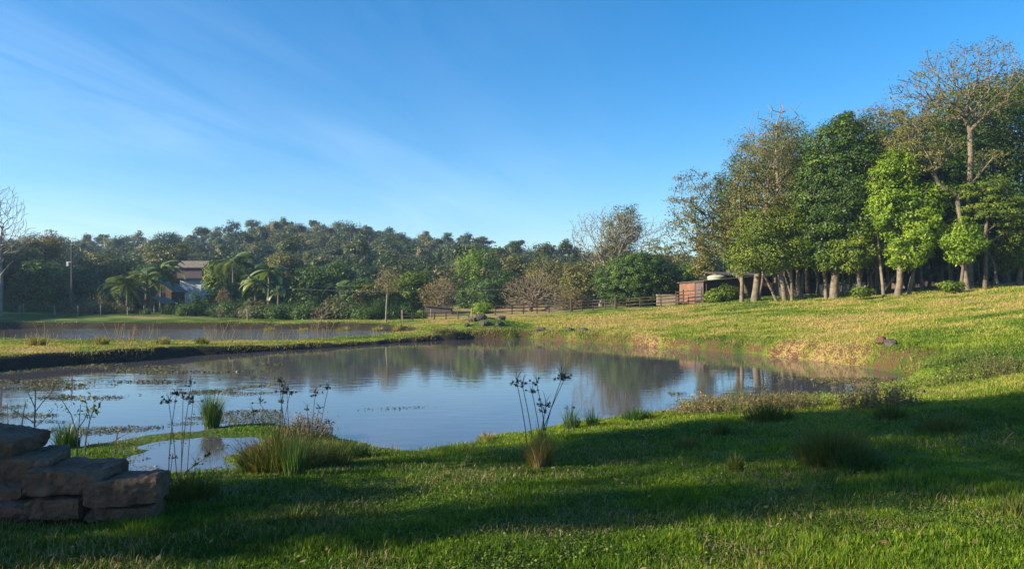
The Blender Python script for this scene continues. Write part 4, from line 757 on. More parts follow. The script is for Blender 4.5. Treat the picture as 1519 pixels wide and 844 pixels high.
# ------------------------------------------------------------------ grass
def zat(P): return height(P[:, 0], P[:, 1])
def grass():
    r = np.random.default_rng(41); n = 900000
    rr = 3.7*np.exp(r.random(n)*math.log(60/3.7)); th = r.uniform(-.70, .70, n); P = np.stack([rr*np.sin(th), rr*np.cos(th), 0*rr], 1)
    P[:, 2] = zat(P); x, y, z = P.T
    fd = sdist(x, y, FAR)
    ok = (z > .012+.02*r.random(n)) & (fd > .05)
    # patchy cover
    c = fbm(x, y, .5, 3, 51); ok &= (c+r.random(n)*.5 > .52) | (rr > 22)
    P = P[ok]; x, y, z = P.T; rr = rr[ok]; sl_ = np.abs(height(x, y+.25)-z)+np.abs(height(x+.2, y)-z); ok = (sl_ < np.where(x < -2, .10, .16)) | (rr < 18) | ((x > -2) & (r.random(len(x)) < .8))
    P = P[ok]; x, y, z = P.T; rr = rr[ok]; m = len(P); c = fbm(x, y, .45, 3, 53); big = fbm(x, y, 2.4, 3, 54); dr = dryness(x, y)
    near = 1-smooth(13, 20, rr)
    fine = fbm(x, y, .13, 2, 57); H = (.012+.045*np.clip(c*2.6-.9, 0, 1)+.035*np.clip(fine*2.4-.8, 0, 1)*r.random(m))*(.7+.6*big); H *= 1+.9*smooth(10, 30, rr)
    H = np.where(r.random(m) < .03, H*1.8, H)
    H = np.where((y > 22) & (x < 0), np.minimum(H*.7, .07), H)
    Wd = np.maximum(.0075, rr*.0009)*r.uniform(.6, 1.5, m)
    ang = r.random(m)*2*math.pi; bend = r.uniform(.1, 1.7, m)
    tint = np.clip(.2+(big-.5)*1.0+(fine-.5)*.5+dr*.8*(1-near*.45)+r.normal(0, .2, m), 0, 1)
    for nm, sel, mt, sg, lb in (('near_grass', rr < 17, 'grass', 2, 'short green turf on the near bank'), ('far_grass', rr >= 17, 'grass_far', 1, 'rough yellowing pasture grass on the far banks and slope')):
        V, Q, T_, k = blades(P[sel], H[sel], Wd[sel], ang[sel], bend[sel], sg, r)
        o = mk(nm, V, [Q, T_], M[mt], None, {'tint': np.repeat(tint[sel], k)}); tag(o, lb, 'grass', kind='stuff')
grass()
def fringe():
    """longer grass along the waterlines and dams"""
    r = np.random.default_rng(43); PP = []
    for poly_, lev in ((MAIN, 0.), (FAR, ZF), (INLET, 0.)):
        for k in range(len(poly_)):
            a, b = poly_[k], poly_[(k+1) % len(poly_)]; L_ = np.linalg.norm(b-a); n = int(L_*(60 if poly_ is FAR else (420 if (a[1] > 19 and a[0] > -2 and b[0] > -2) else (300 if a[1] > 19 else 170)))); t = r.random(n)[:, None]; p = a+(b-a)*t
            nn = np.array([b[1]-a[1], a[0]-b[0]])/L_; p = p+nn*r.normal(0, .55, (n, 1)); PP.append(np.c_[p, np.full(n, lev)])
    P = np.concatenate(PP); P = P[(P[:, 1] > 7) & (np.abs(P[:, 0]) < .76*P[:, 1]+1)]; z = zat(P); lev = P[:, 2]; cl = fbm(P[:, 0], P[:, 1], 1.1, 3, 61)
    ok = (z > lev+.0) & (z < lev+.55) & (cl > .5) & ((lev < .05) | (r.random(len(z)) < .35)); P[:, 2] = z; P = P[ok]; cl = cl[ok]; m = len(P); d = np.hypot(P[:, 0], P[:, 1])
    far = smooth(16, 24, d); H = (.05+.12*np.clip((cl-.47)*4, 0, 1)*r.random(m))*(1+.3*far)*np.where((d > 19) & (P[:, 0] > -2), 1.35, 1)
    V, Q, T_, k = blades(P, H, np.maximum(.006, d*.0007), r.random(m)*6.28, r.uniform(.2, 1.8, m), 2, r)
    o = mk('bank_grass', V, [Q, T_], M['reed'], None, {'tint': np.repeat(np.clip(cl-.1+r.normal(0, .2, m), 0, 1), k)}); tag(o, 'long tufted grass along the edges of the ponds', 'grass', kind='stuff')
fringe()
def floating():
    r = np.random.default_rng(44); n = 60000; px = r.uniform(-60, 420, n); py = 540+150*r.random(n)**1.2
    x = (px-CX)/FPX*(EYE*FPX/(py-HZ)); y = EYE*FPX/(py-HZ); d = sdist(x, y, MAIN); c = fbm(x*.7, y*1.9, 1.6, 4, 71)
    keep = (d < -.02) & ((c > .60) | ((d > -1.0) & (y > 20) & (r.random(n) < .9)) | ((c > .56) & (r.random(n) < .12))); x, y = x[keep], y[keep]
    # right shallow end and a thin floating line in the middle
    n2 = 15000; px = r.uniform(990, 1370, n2); py = r.uniform(560, 615, n2); x2 = (px-CX)/FPX*(EYE*FPX/(py-HZ)); y2 = EYE*FPX/(py-HZ); c2 = fbm(x2, y2*2, 1.2, 3, 73); k2 = (sdist(x2, y2, MAIN) < 0) & (c2+.0006*(px-1100) > .58)
    px = np.r_[r.uniform(530, 650, 80), r.uniform(300, 410, 300)]; py = np.r_[608-.04*(px[:80]-530)+r.normal(0, .9, 80), 582-.11*(px[80:]-300)+r.normal(0, .8, 300)]
    p3 = r.uniform(150, 390, 1200); q3 = r.uniform(650, 712, 1200); x3 = (p3-CX)/FPX*(EYE*FPX/(q3-HZ)); y3 = EYE*FPX/(q3-HZ); k3 = (sdist(x3, y3, INLET) < .1) & ((fbm(x3, y3, .5, 3, 74) > .60) | (sdist(x3, y3, INLET) > -.12)); x = np.r_[x, x3[k3]]; y = np.r_[y, y3[k3]]
    x = np.r_[x, x2[k2], (px-CX)/FPX*(EYE*FPX/(py-HZ))]; y = np.r_[y, y2[k2], EYE*FPX/(py-HZ)]; m = len(x); rr = np.hypot(x, y)
    P = np.stack([x, y, r.uniform(.004, .03, m)], 1); V, Q = leafquads(P, np.maximum(.05, rr*.0032)*r.uniform(.5, 1.4, m), np.tile([0, 0, 1.], (m, 1)), r, .45, .35)
    V[:, 2] = np.maximum(V[:, 2], .003)
    o = mk('floating_weed', V, [Q], M['floating'], None, {'tint': np.repeat(r.random(m), 4)}); tag(o, 'scattered water weed floating on the pond', 'water weed', kind='stuff')
floating()
def litter():
    r = np.random.default_rng(45); n = 420; rr = 4*np.exp(r.random(n)*1.1); th = r.uniform(-.66, .66, n); P = np.stack([rr*np.sin(th), rr*np.cos(th), 0*rr], 1); P[:, 2] = zat(P)+.035; P = P[P[:, 2] > .15]
    V, Q = leafquads(P, r.uniform(.02, .055, len(P)), np.tile([0, 0, 1.], (len(P), 1)), r, .6, .5)
    o = mk('leaf_litter', V, [Q], M['straw'], None, {'tint': np.repeat(r.random(len(P))*.6, 4)}); tag(o, 'fallen dry leaves scattered in the near grass', 'leaves', kind='stuff')
litter()

def undergrowth():
    r = np.random.default_rng(46); n = 150000; rr = 3.8*np.exp(r.random(n)*math.log(17/3.8)); th = r.uniform(-.68, .68, n); x = rr*np.sin(th); y = rr*np.cos(th); z = height(x, y); c = fbm(x, y, .8, 3, 91)
    ok = (z > .06) & (c > .56); P = np.stack([x, y, z+.012+.03*r.random(n)], 1)[ok]; d = np.hypot(P[:, 0], P[:, 1]); V, Q = leafquads(P, np.maximum(.016, d*.0022)*r.uniform(.6, 1.4, len(P)), np.tile([0, -.2, 1.], (len(P), 1)), r, .85, .45)
    o = mk('clover', V, [Q], M['leaf_green'], None, {'tint': np.repeat(np.clip(.35+r.normal(0, .25, len(P)), 0, 1), 4)}); tag(o, 'low broad leaved clover patches in the near turf', 'clover', kind='stuff')
    n = 70000; rr = 3.8*np.exp(r.random(n)*math.log(24/3.8)); th = r.uniform(-.68, .68, n); x = rr*np.sin(th); y = rr*np.cos(th); z = height(x, y); c = fbm(x, y, 1.0, 3, 95)
    ok = (z > .04) & (c+.25*r.random(n) > .66); P = np.stack([x, y, z+.01], 1)[ok]; m = len(P); d = np.hypot(P[:, 0], P[:, 1])
    V, Q, T_, k = blades(P, r.uniform(.03, .10, m), np.maximum(.004, d*.0006), r.random(m)*6.28, r.uniform(.8, 2.6, m), 2, r); o = mk('dead_grass', V, [Q, T_], M['straw'], None, {'tint': np.repeat(r.random(m)*.8, k)}); tag(o, 'dry dead grass tangled in the near turf', 'dead grass', kind='stuff')
undergrowth()

# ------------------------------------------------------------------ tussocks and water plants
def tussock(name, label, px, py, w, h, n, mat, seed, group=None, bend=(.3, 2.0), tint=(.1, .9), droop=0, thick=1.0, spread=.35, cat='grass clump', z=None, loc=None):
    """px,py: photo position of the foot; w,h: width and height in metres"""
    r = np.random.default_rng(seed+500)
    if loc is None:
        zz_ = .5
        for _ in range(14): x, y = at(px, py, zz_); zz_ = .5*zz_+.5*max(hz(x, y), 0)
    else: x, y = loc
    z0 = max(hz(x, y), 0)-.01; b = np.array([x, y, z0])
    a = r.random(n)*2*math.pi; q = r.random(n)**.6; P = b+np.stack([np.cos(a)*q*w*spread, np.sin(a)*q*w*spread, 0*a], 1)
    P[:, 2] = np.maximum(height(P[:, 0], P[:, 1]), -.02)-.01
    w = w*1.3; h = h*1.2; H = h*r.uniform(.45, 1.25, n)*(1-.25*q)*1.15; bd = r.uniform(bend[0], bend[1], n)*(.35+.8*q); an = a+r.normal(0, .6, n)
    V, Q, T_, k = blades(P, H, r.uniform(.006, .012, n)*thick*max(1, np.hypot(x, y)/10), an, bd, 4, r)
    t = np.clip(tint[0]+(tint[1]-tint[0])*np.clip(r.random(n)*.7+.3*vnoise(P[:, 0], P[:, 1], .15, seed), 0, 1), 0, 1)
    o = mk(name, V, [Q, T_], M[mat], None, {'tint': np.repeat(t, k)}, origin=b); return tag(o, label, cat, group)
TG = 'grass tussocks on the near bank'
tussock('tussock', 'big brown and green tussock between the small pool and the pond', 415, 700, 1.25, .46, 1500, 'tussock', 1, TG, (.5, 2.4), (.05, .8))
tussock('tussock', 'bright green long leaved clump in front of the big brown tussock', 437, 708, .30, .36, 260, 'spike', 2, TG, (.1, .9), (.5, 1), thick=1.4)
tussock('tussock', 'dark tussock at the right side of the big brown one', 485, 690, .9, .3, 700, 'tussock', 3, TG, (.4, 1.8), (0, .6))
tussock('tussock', 'low dark grass clump reaching the shore right of the big tussock', 520, 678, .8, .2, 700, 'spike', 4, TG, (.3, 1.4), (0, .5))
tussock('tussock', 'straw brown tussock back left of the big one', 385, 690, .6, .3, 700, 'straw', 5, TG, (.6, 2.4), (0, .7))
tussock('spiky_tussock', 'upright spiky green tussock on the grassy spit in the water', 315, 634, .42, .52, 620, 'spike', 6, None, (.1, 1.1), (.1, 1), spread=.3)
tussock('tussock', 'spidery dark green clump on the spit behind the saplings', 100, 664, .5, .34, 300, 'spike', 7, TG, (.2, 1.5), (0, .6))
tussock('tussock', 'narrow brown tussock with a straw heart at the foot of the central sedge', 803, 694, .34, .34, 520, 'tussock', 8, TG, (.2, 1.9), (.3, 1), spread=.4)
tussock('tussock', 'small dry straw clump inside the narrow brown tussock', 800, 696, .16, .26, 130, 'straw', 9, TG, (.1, 1.2), (.1, .8))
tussock('tussock', 'wide dark brown tussock in the shade on the right', 1235, 688, .95, .34, 1500, 'tussock', 10, TG, (.5, 2.5), (.0, .65))
tussock('tussock', 'flat dark tussock joined to the right of the wide brown one', 1275, 696, .7, .2, 800, 'spike', 11, TG, (.5, 1.9), (0, .7))
tussock('tussock', 'low dark tussock on the shore below the round tree reflection', 945, 622, .7, .2, 500, 'spike', 12, TG, (.5, 1.9), (0, .7))
tussock('tussock', 'small dark tussock by the shore weeds', 1070, 646, .3, .2, 300, 'tussock', 13, TG, (.3, 1.9), (0, .7))
tussock('tussock', 'brownish grass patch in the middle of the shaded grass', 1018, 664, .6, .13, 500, 'tussock', 14, TG, (.3, 1.9), (.2, .9))
tussock('tussock', 'brown seeded tussock far up the shaded right bank', 1400, 640, .9, .22, 600, 'tussock', 15, TG, (.5, 2.3), (.0, .7))
tussock('tussock', 'dark tussock in front of the yellow shore weeds', 1140, 624, 1.1, .26, 700, 'tussock', 16, TG, (.3, 1.7), (0, .6))
tussock('tussock', 'small dark tussock right of the yellow shore weeds', 1320, 622, .6, .22, 500, 'tussock', 17, TG, (.3, 1.7), (0, .6))
tussock('tussock', 'sunny yellow grass tuft on the near shore lip', 722, 654, .4, .13, 360, 'reed', 18, TG, (.3, 1.5), (.2, 1))
tussock('tussock', 'sprawling tussock with green bases at the stone wall end', 280, 742, .7, .22, 800, 'tussock', 19, TG, (.4, 1.9), (0, .55))
tussock('tussock', 'thin dark clump of long grass below the big tussock', 440, 770, .5, .11, 220, 'tussock', 20, TG, (.9, 2.6), (0, .5))
tussock('tussock', 'dark grass clump with dry stems at the right edge', 1508, 764, .26, .16, 120, 'tussock', 21, TG, (.6, 2.4), (.1, .7))
tussock('tussock', 'thin dark reeds beside the right part of the central sedge', 848, 636, .4, .34, 160, 'spike', 22, TG, (.1, 1.2), (0, .5))
tussock('tussock', 'small reeds at the shore below the bare tree reflection', 880, 632, .35, .3, 120, 'spike', 23, TG, (.2, 1.3), (0, .5))
tussock('tussock', 'single bright green tuft in the shaded right grass', 1201, 738, .12, .14, 50, 'spike', 24, TG, (.1, 1.0), (.7, 1))
tussock('tussock', 'small dark tussock in the shaded grass', 1090, 700, .22, .17, 160, 'tussock', 25, TG, (.3, 1.7), (0, .5))
def weed(label, px, py, w, h, n, mat, seed, ls=.03, flower=False, sc=1.0):
    r = np.random.default_rng(seed+700); zz_ = .3
    for _ in range(14): x, y = at(px, py, zz_); zz_ = .5*zz_+.5*max(hz(x, y), 0)
    b = np.array([x, y, max(hz(x, y), 0)-.01]); root = empty('weed_clump', b, label, 'weed', 'leafy weeds along the shore')
    a = r.random(n)*6.28; q = np.sqrt(r.random(n)); A = b+np.stack([np.cos(a)*q*w/2, np.sin(a)*q*w*.4, 0*a], 1); A[:, 2] = np.maximum(height(A[:, 0], A[:, 1]), -.02)
    hh = h*r.uniform(.5, 1.15, n)*(1-.35*q*q); B = A+np.stack([r.normal(0, .12, n)*hh*2, r.normal(0, .12, n)*hh*2, hh], 1)
    V, Q = tubes(A, B, np.full(n, .005), np.full(n, .003), 3); mk('stems', V, [Q], M['twig_brown'], root, origin=b)
    m = 9; t = r.uniform(.25, 1.03, (n, m, 1)); P = (A[:, None]+(B-A)[:, None]*t+r.normal(0, .025, (n, m, 3))).reshape(-1, 3)
    V, Q = leafquads(P, ls*r.uniform(.6, 1.5, len(P)), r.normal(0, 1, P.shape)+[0, 0, .8], r, .4); mk('leaves', V, [Q], M[mat], root, {'tint': np.repeat(r.random(len(P)), 4)}, origin=b)
weed('broad clump of brownish flowering weeds standing in the shallow water', 1095, 608, 2.6, .34, 300, 'leaf_olive', 1, .04)
weed('green leafy weeds at the right of the brownish shore weeds', 1165, 606, 1.4, .34, 200, 'leaf_olive', 2, .045)
weed('yellow green low weeds on the sunny shore', 1225, 598, 1.8, .22, 320, 'leaf_bright', 3, .04)
weed('weeds with dark seed heads where the shade line meets the shore', 1300, 605, 1.4, .42, 220, 'leaf_olive', 4, .045)
weed('bright yellow green weeds at the tip of the pond', 1380, 570, 2.6, .3, 330, 'leaf_bright', 5, .05)
weed('leafy green weeds on the slope right of the pond tip', 1460, 556, 2.0, .45, 320, 'leaf_green', 6, .05)
weed('leafy weeds among the sedges behind the big tussock', 455, 650, .9, .4, 160, 'sedge', 7, .035)
weed('green shore plants left of the dark rock mound', 660, 500, 1.6, .3, 160, 'leaf_olive', 8, .07)
weed('low leafy weeds left end of the brownish shore weeds', 1045, 612, .9, .35, 160, 'reed', 9, .04)

def sedge(label, foot, heads, Yd, seed, sc=1.0):
    """tall triangular stems carrying umbels: long drooping bracts and dark seed knots"""
    r = np.random.default_rng(seed+300); x = (foot[0]-CX)/FPX*Yd; b = np.array([x, Yd, max(hz(x, Yd), 0)-.02]); root = empty('sedge', b, label, 'sedge', 'tall sedges with dark seed heads')
    for hx_, hy_, s_ in heads:
        dy = r.normal(0, .12); top = ray(hx_, hy_, Yd+dy); p0 = b+np.array([(hx_-foot[0])*.12/FPX*Yd+r.normal(0, .05), dy*.6, 0]); mb = MB(); pts = [p0+(top-p0)*t+np.array([(top[0]-p0[0])*.15*math.sin(math.pi*t)*-1, 0, 0]) for t in np.linspace(0, 1, 7)]
        P = np.array(pts); V, Q = tubes(P[:-1], P[1:], np.linspace(.0055, .004, 6)*sc, np.linspace(.005, .0035, 6)*sc, 4); mb.add(V, Q, tint=.3); mb.build('stem', M['sedge'], root, origin=b)
        mb = MB(); nb = 7; a = r.random(nb)*6.28; V, Q, T_, k = blades(np.tile(top, (nb, 1)), r.uniform(.14, .34, nb)*s_, np.full(nb, .007*sc), a, r.uniform(1.2, 2.6, nb), 5, r); mb.add(V, Q, T_, tint=.5); mb.build('bracts', M['sedge'], root, origin=b)
        mb = MB(); nk = r.integers(5, 9)
        for q in range(nk):
            c = top+np.array([r.normal(0, .045), r.normal(0, .04), abs(r.normal(.02, .025))])*s_; V, Q = tubes(top[None], c[None], np.array([.0025]), np.array([.002]), 3); mb.add(V, Q)
            g = unit(r.normal(0, 1, (26, 3)))*r.uniform(.006, .02, (26, 1))*s_; V, Q = leafquads(c+g, .02*s_, g*50, r, .45); mb.add(V, Q, tint=r.random())
        mb.build('seed_head', M['seed'], root, origin=b)
sedge('tall sedge with knotted heads in the middle of the near bank', (800, 688), [(767, 567, .8), (776, 574, 1), (790, 583, .8), (797, 570, .9), (833, 563, 1.1), (810, 602, 1), (808, 612, .7), (838, 562, .9)], 8.3, 1)
sedge('tall sedge rising from the back of the big tussock', (428, 660), [(415, 567, .8), (421, 580, 1), (426, 583, 1), (430, 585, .9), (418, 598, .7), (386, 598, .9), (376, 612, .7)], 10.2, 2)
sedge('leaning sedge to the right of the tallest one behind the big tussock', (464, 650), [(468, 587, 1), (487, 577, .9), (474, 606, .7), (456, 608, .7), (489, 628, .6)], 10.6, 3)
sedge('three stemmed sedge between the stones and the small pool', (272, 700), [(251, 598, 1), (272, 592, 1.1), (287, 596, 1), (284, 572, .8), (262, 586, .7)], 8.8, 4)
sedge('single thin sedge on the shore right of the central one', (850, 632), [(851, 606, .5), (842, 606, .4)], 11.6, 5)
sedge('short broken sedge at the right end of the wall', (262, 712), [(256, 680, .5), (290, 690, .6), (310, 676, .6)], 7.6, 6)

def bankplant(name, label, px, Yd, pts, seed, leaf=.0, mat='leaf_green', bark='bark'):
    """young woody stems: list of polylines in photo pixels at depth Yd"""
    r = np.random.default_rng(seed+800); x = (px-CX)/FPX*Yd; b = np.array([x, Yd, max(hz(x, Yd), 0)-.03]); root = empty(name, b, label, 'sapling'); mb = MB(); tips = []
    for k, pl_ in enumerate(pts):
        P = np.array([ray(a, c, Yd+(.06*math.sin(q+k))) for q, (a, c) in enumerate(pl_)]);
        if k == 0: P[0] = b
        w0 = pl_ and (.011 if k == 0 else .006); rr = np.linspace(w0, .003, len(P)); V, Q = tubes(P[:-1], P[1:], rr[:-1], rr[1:], 5); mb.add(V, Q); tips.append(P[-1]); tips.append((P[-1]+P[-2])/2)
    mb.build('stem', M[bark], root, origin=b)
    if leaf:
        C = np.repeat(np.array(tips), 7, 0); P = C+r.normal(0, .03, C.shape); V, Q = leafquads(P, leaf*r.uniform(.6, 1.3, len(P)), r.normal(0, 1, P.shape), r, .32); mk('leaves', V, [Q], M[mat], root, {'tint': np.repeat(r.random(len(P)), 4)}, origin=b)
bankplant('sapling', 'dark bare sapling with rising side twigs behind the stones', 50, 8.2, [[(50, 668), (52, 620), (53, 590), (54, 565)], [(52, 612), (64, 596), (76, 583), (88, 560)], [(52, 628), (38, 618), (20, 608)], [(53, 606), (46, 590), (40, 578)], [(52, 634), (66, 622), (80, 606)]], 1, .03)
bankplant('sapling', 'thin sapling with a leafy tip left of the dark bare one', 28, 8.0, [[(26, 672), (32, 635), (36, 608), (39, 594)], [(34, 620), (22, 610)]], 2, .045)
bankplant('sapling', 'short cut stick in the water at the left edge', 12, 9.5, [[(12, 645), (12, 620), (11, 597)]], 3)
bankplant('sapling', 'pale forked sapling with leaves at its tips beside the spit', 112, 8.0, [[(110, 690), (116, 650), (106, 615), (90, 590)], [(116, 648), (118, 625), (120, 600)], [(113, 640), (126, 622), (132, 606)]], 4, .05, bark='bark_pale')
bankplant('sapling', 'leafy young shoot right of the pale forked sapling', 122, 8.1, [[(122, 690), (128, 650), (134, 622), (142, 600)], [(134, 622), (127, 592)], [(136, 612), (148, 604)]], 5, .06)
bankplant('dead_twig', 'dead forked twig lying over the spit edge', 165, 9.6, [[(160, 655), (175, 640), (186, 632)], [(166, 656), (186, 644), (207, 637)]], 6)
bankplant('straw_weed', 'two dry stems curling up from the bottom edge', 1080, 4.6, [[(1082, 850), (1076, 832), (1066, 815), (1052, 806)], [(1075, 850), (1074, 836), (1076, 820)]], 7, .02, 'straw', 'twig_brown')
bankplant('straw_weed', 'tall bent straw stem on the right bank', 1480, 8.0, [[(1478, 700), (1484, 672), (1494, 650), (1504, 640)], [(1490, 660), (1500, 672), (1508, 690)]], 8, .02, 'straw', 'twig_brown')
def stalks(label, px, Yd, n, w, h, seed, group='clumps of dry stalks on the dams'):
    r = np.random.default_rng(seed+1200); x = (px-CX)/FPX*Yd; b = np.array([x, Yd, hz(x, Yd)-.02]); A = b+np.stack([r.normal(0, w/2, n), r.normal(0, .2, n), 0*r.random(n)], 1); B = A+np.stack([r.normal(0, .13, n)*h*2, r.normal(0, .1, n), h*r.uniform(.4, 1.2, n)], 1)
    V, Q = tubes(A, B, np.full(n, .012), np.full(n, .006), 3); o = mk('dry_stalks', V, [Q], M['straw'], None, {'tint': np.full(len(V), .4)}, origin=b); tag(o, label, 'stalks', group)
for k, (a_, b_, n_, w_, h_, lb) in enumerate([(200, 31, 26, 1.6, .8, 'dry stalks on the dam below the fan palm'), (178, 32, 14, .6, .9, 'tall dry stalks left of those below the palm'), (345, 33, 22, 1.5, .8, 'dry stalks on the dam below the conical shrub'), (330, 34, 10, .5, 1.0, 'tall thin dry stalks left of the ones below the conical shrub'),
      (412, 37, 22, 1.4, .7, 'fan of dry stalks on the dam below the bare bank sapling'), (480, 40, 16, .8, 1.0, 'pale dry stalks left of the middle of the dam'), (470, 52, 14, .7, .9, 'dry stalks on the far bank'), (30, 29, 26, 1.8, .5, 'low dry stalks at the left end of the dam'), (95, 30, 16, 1.0, .4, 'short dry stalks in the left part of the dam'), (72, 29.5, 5, .2, .8, 'few thin stalks beside the short ones')]):
    stalks(lb, a_, b_, n_, w_, h_, k)
# mounds of weeds along the dams
for k, (a_, b_, w_, h_, mt, lb) in enumerate([(55, 28.5, .9, .35, 'reed', 'yellow tuft on the left end of the dam'), (150, 29.5, .8, .3, 'reed', 'green tuft on the dam right of the left yellow tuft'), (240, 31, .9, .28, 'reed', 'tuft on the dam below the white tower'), (300, 32, .8, .3, 'tussock', 'brown tuft on the dam below the conical shrub'), (510, 49.8, 1.4, .35, 'reed', 'pale reeds on the edge of the far bank'), (560, 49.6, 1.2, .35, 'reed', 'pale reeds near the right end of the far bank'),
      (450, 49.9, 1.2, .3, 'reed', 'greenish reeds at the left of the far bank reeds'), (590, 49.0, 1.0, .4, 'reed', 'reeds at the right corner of the far pond'), (400, 50, 1.0, .3, 'reed', 'short reeds on the far bank below the palms'), (247, 70, 1.3, .8, 'palm', 'tall green clump right of the open shelter'), (216, 69, 1.3, .5, 'palm', 'green clump left of the open shelter'), (185, 69, 1.6, .5, 'reed', 'yellow clump at the foot of the fan palm')]):
    tussock('grass_clump', lb, 0, 0, w_, h_, 220, mt, 60+k, 'grass clumps on the dams and far bank', (.2, 1.6), (.1, 1), loc=((a_-CX)/FPX*b_, b_))

# ------------------------------------------------------------------ stones
def stone(name, label, c, size, rz, seed, mat='stone', group=None, cat='stone', rough=.05, n=34, chip=.9, tilt=(0, 0), round_=0):
    r = np.random.default_rng(seed+400); V = []; idx = {}; F_ = []
    g = np.linspace(-1, 1, n)
    def vid(p):
        k = tuple(np.round(p, 5))
        if k not in idx: idx[k] = len(V); V.append(p)
        return idx[k]
    for ax in range(3):
        for sg in (-1, 1):
            for i in range(n-1):
                for j in range(n-1):
                    q = []
                    for a, b in ((i, j), (i+1, j), (i+1, j+1), (i, j+1)):
                        p = np.zeros(3); p[ax] = sg; p[(ax+1) % 3] = g[a]; p[(ax+2) % 3] = g[b]; q.append(vid(p))
                    F_.append(q if sg > 0 else q[::-1])
    V = np.array(V)
    if round_: V = V*(1-round_)+unit(V)*1.25*round_
    for _ in range(9):
        d = unit(r.normal(0, 1, 3)); sup = (np.abs(d)).sum(); t = (V@d)-sup*chip*r.uniform(.86, 1.08); V = V-np.clip(t, 0, None)[:, None]*d
    V = V*np.array(size)/2; s_ = min(size)
    for ax in range(3):
        V[:, ax] += (vnoise(V[:, (ax+1) % 3]*3+seed, V[:, (ax+2) % 3]*3, s_*.45, seed+5+ax)-.5)*s_*.07+(fbm(V[:, (ax+1) % 3]+seed, V[:, (ax+2) % 3]+ax*3, s_*1.3, 4, seed+ax)-.5)*s_*rough*6
    cx_, sx__ = math.cos(tilt[0]), math.sin(tilt[0]); cy_, sy_ = math.cos(tilt[1]), math.sin(tilt[1]); V = V@np.array([[1, 0, 0], [0, cx_, sx__], [0, -sx__, cx_]])@np.array([[cy_, 0, -sy_], [0, 1, 0], [sy_, 0, cy_]])
    ca, sa = math.cos(rz), math.sin(rz); V = V@np.array([[ca, sa, 0], [-sa, ca, 0], [0, 0, 1]])
    o = mk(name, V+np.array(c), [np.array(F_)], M[mat], None, None, None, origin=c); return tag(o, label, cat, group)
SG = 'stacked stones of the wall end'
def stn(label, x0, x1, y0, y1, Yd, dep, rz, seed, tilt=(0, 0)):
    a = ray(x0-4, y0+3, Yd); b = ray(x1-4, y1, Yd); stone('stone', label, ((a[0]+b[0])/2, Yd+dep*.45, (a[2]+b[2])/2), (abs(b[0]-a[0]), dep, abs(a[2]-b[2])), rz, seed, group=SG, tilt=tilt)
stn('flat topped stone block at the right end of the stone stack', 128, 230, 710, 750, 5.5, .36, .12, 1, (0, -.05))
stn('flat stone slab in the top row next to the right end block', 40, 153, 696, 736, 5.55, .45, .04, 2)
stn('broad stone in the second row at the left edge', -45, 76, 676, 716, 5.75, .45, .05, 3, (0, -.04))
stn('topmost stone of the stack, cut by the left edge', -95, 28, 640, 678, 5.8, .45, -.1, 4, (0, .16))
stn('squat stone under the flat slab', 44, 122, 738, 770, 5.5, .4, .02, 5)
stn('dark stone low in the stack at the left edge, above the bottom one', -50, 38, 718, 743, 5.6, .42, 0, 6)
stn('lowest stone of the stack at the left edge', -60, 42, 744, 774, 5.5, .42, .02, 7)
stn('half buried stone beneath the right end block', 130, 222, 750, 776, 5.55, .36, .1, 8)
BG = 'dark rocks of the mound on the far shore'
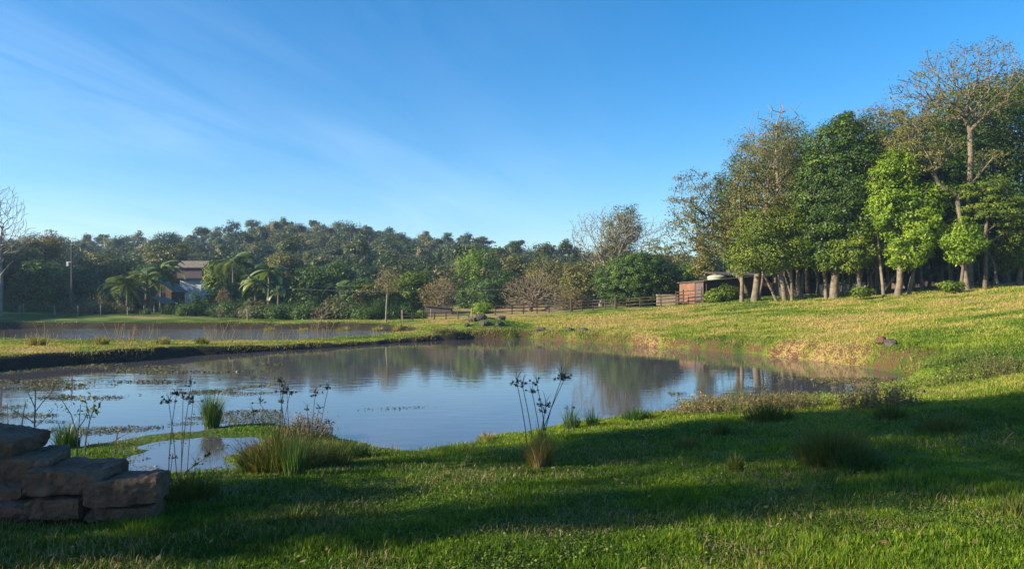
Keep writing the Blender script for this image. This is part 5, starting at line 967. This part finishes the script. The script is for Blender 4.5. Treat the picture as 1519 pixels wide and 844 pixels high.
for k, (px, py, Yd, w, h, lb) in enumerate([(714, 481, 45.6, 1.1, .75, 'tallest pointed dark rock on the mound'), (702, 488, 45.0, .9, .5, 'dark rock at the left shoulder of the mound'), (730, 484, 45.9, 1.0, .35, 'flat dark rock right of the tallest one'), (744, 490, 45.4, .8, .45, 'dark rock at the right end of the mound'), (720, 497, 43.8, 1.1, .35, 'low dark rock at the foot of the mound'),
      (742, 497, 43.6, .8, .35, 'dark rock at the lower right foot of the mound'), (693, 494, 43.8, .6, .35, 'small brown rock at the lower left foot of the mound'), (802, 497, 42.6, 1.0, .4, 'dark rock put for a shaded notch in the bank by the water right of the mound'), (846, 496, 41.6, .9, .5, 'dark rock put for a shaded bank notch above the red soil'), (866, 497, 41, .8, .5, 'second dark rock put for a shaded bank notch, the right one')]):
    x = (px-CX)/FPX*Yd; w *= .62; h *= .75; stone('rock', lb, (x, Yd, hz(x, Yd)+h*(.2 if k < 7 else .02)), (w, w*.8, h), k*1.3, 20+k, 'basalt', BG, 'rock', n=9, chip=.7, round_=.5, rough=.06)  # last three are dark rocks put where the bank has shaded notches
def rk(label, px, py, w, h, seed, mat='stone', name='rock', sink=.2):
    zz_ = .5
    for _ in range(14): x, y = at(px, py, zz_); zz_ = .5*zz_+.5*max(hz(x, y), 0)
    stone(name, label, (x, y, hz(x, y)+h*(.4-sink)), (w, w*.8, h), seed*.9, 50+seed, mat, None, 'rock', n=14, chip=.66, round_=.75)
rk('large pale rock set in the red cut bank', 1308, 532, .38, .3, 1, 'stone', 'boulder', .15)
rk('dark rock put for the shade of the hollow beside the large bank rock', 1322, 535, .36, .28, 2, 'basalt')  # dark lump stands in for the shaded hollow of the bank
rk('small brown stone in the sunlit grass at the bottom', 1211, 818, .075, .05, 3)
rk('reddish clod of earth behind the small brown stone', 1203, 802, .11, .03, 4, 'soil', 'clod')
rk('small reddish clod to the right of the brown stone', 1311, 806, .07, .03, 5, 'soil', 'clod')
rk('pale little stone in the shaded right grass', 1169, 704, .07, .035, 6)
rk('bluish small stone in the lit strip of grass', 530, 748, .06, .035, 7, 'basalt')
rk('dark lump at the pond tip', 1368, 582, .16, .1, 8, 'basalt')
rk('brown clod in the shade at the bottom middle', 622, 806, .07, .04, 9, 'soil', 'clod')

# ------------------------------------------------------------------ air
HAZE = True
if HAZE:
    m = bpy.data.materials.new('haze'); m.use_nodes = True; t = m.node_tree
    for n in list(t.nodes): t.nodes.remove(n)
    o_ = t.nodes.new('ShaderNodeOutputMaterial'); v_ = t.nodes.new('ShaderNodeVolumePrincipled'); v_.inputs['Color'].default_value = (.42, .64, 1, 1); v_.inputs['Density'].default_value = .0005; v_.inputs['Anisotropy'].default_value = .2
    t.links.new(v_.outputs[0], o_.inputs['Volume'])
    mb = MB(); mb.box((0, 230, 14), (1000, 620, 60)); o = mb.build('haze', m); tag(o, 'thin bluish air over the valley', 'haze', kind='stuff')
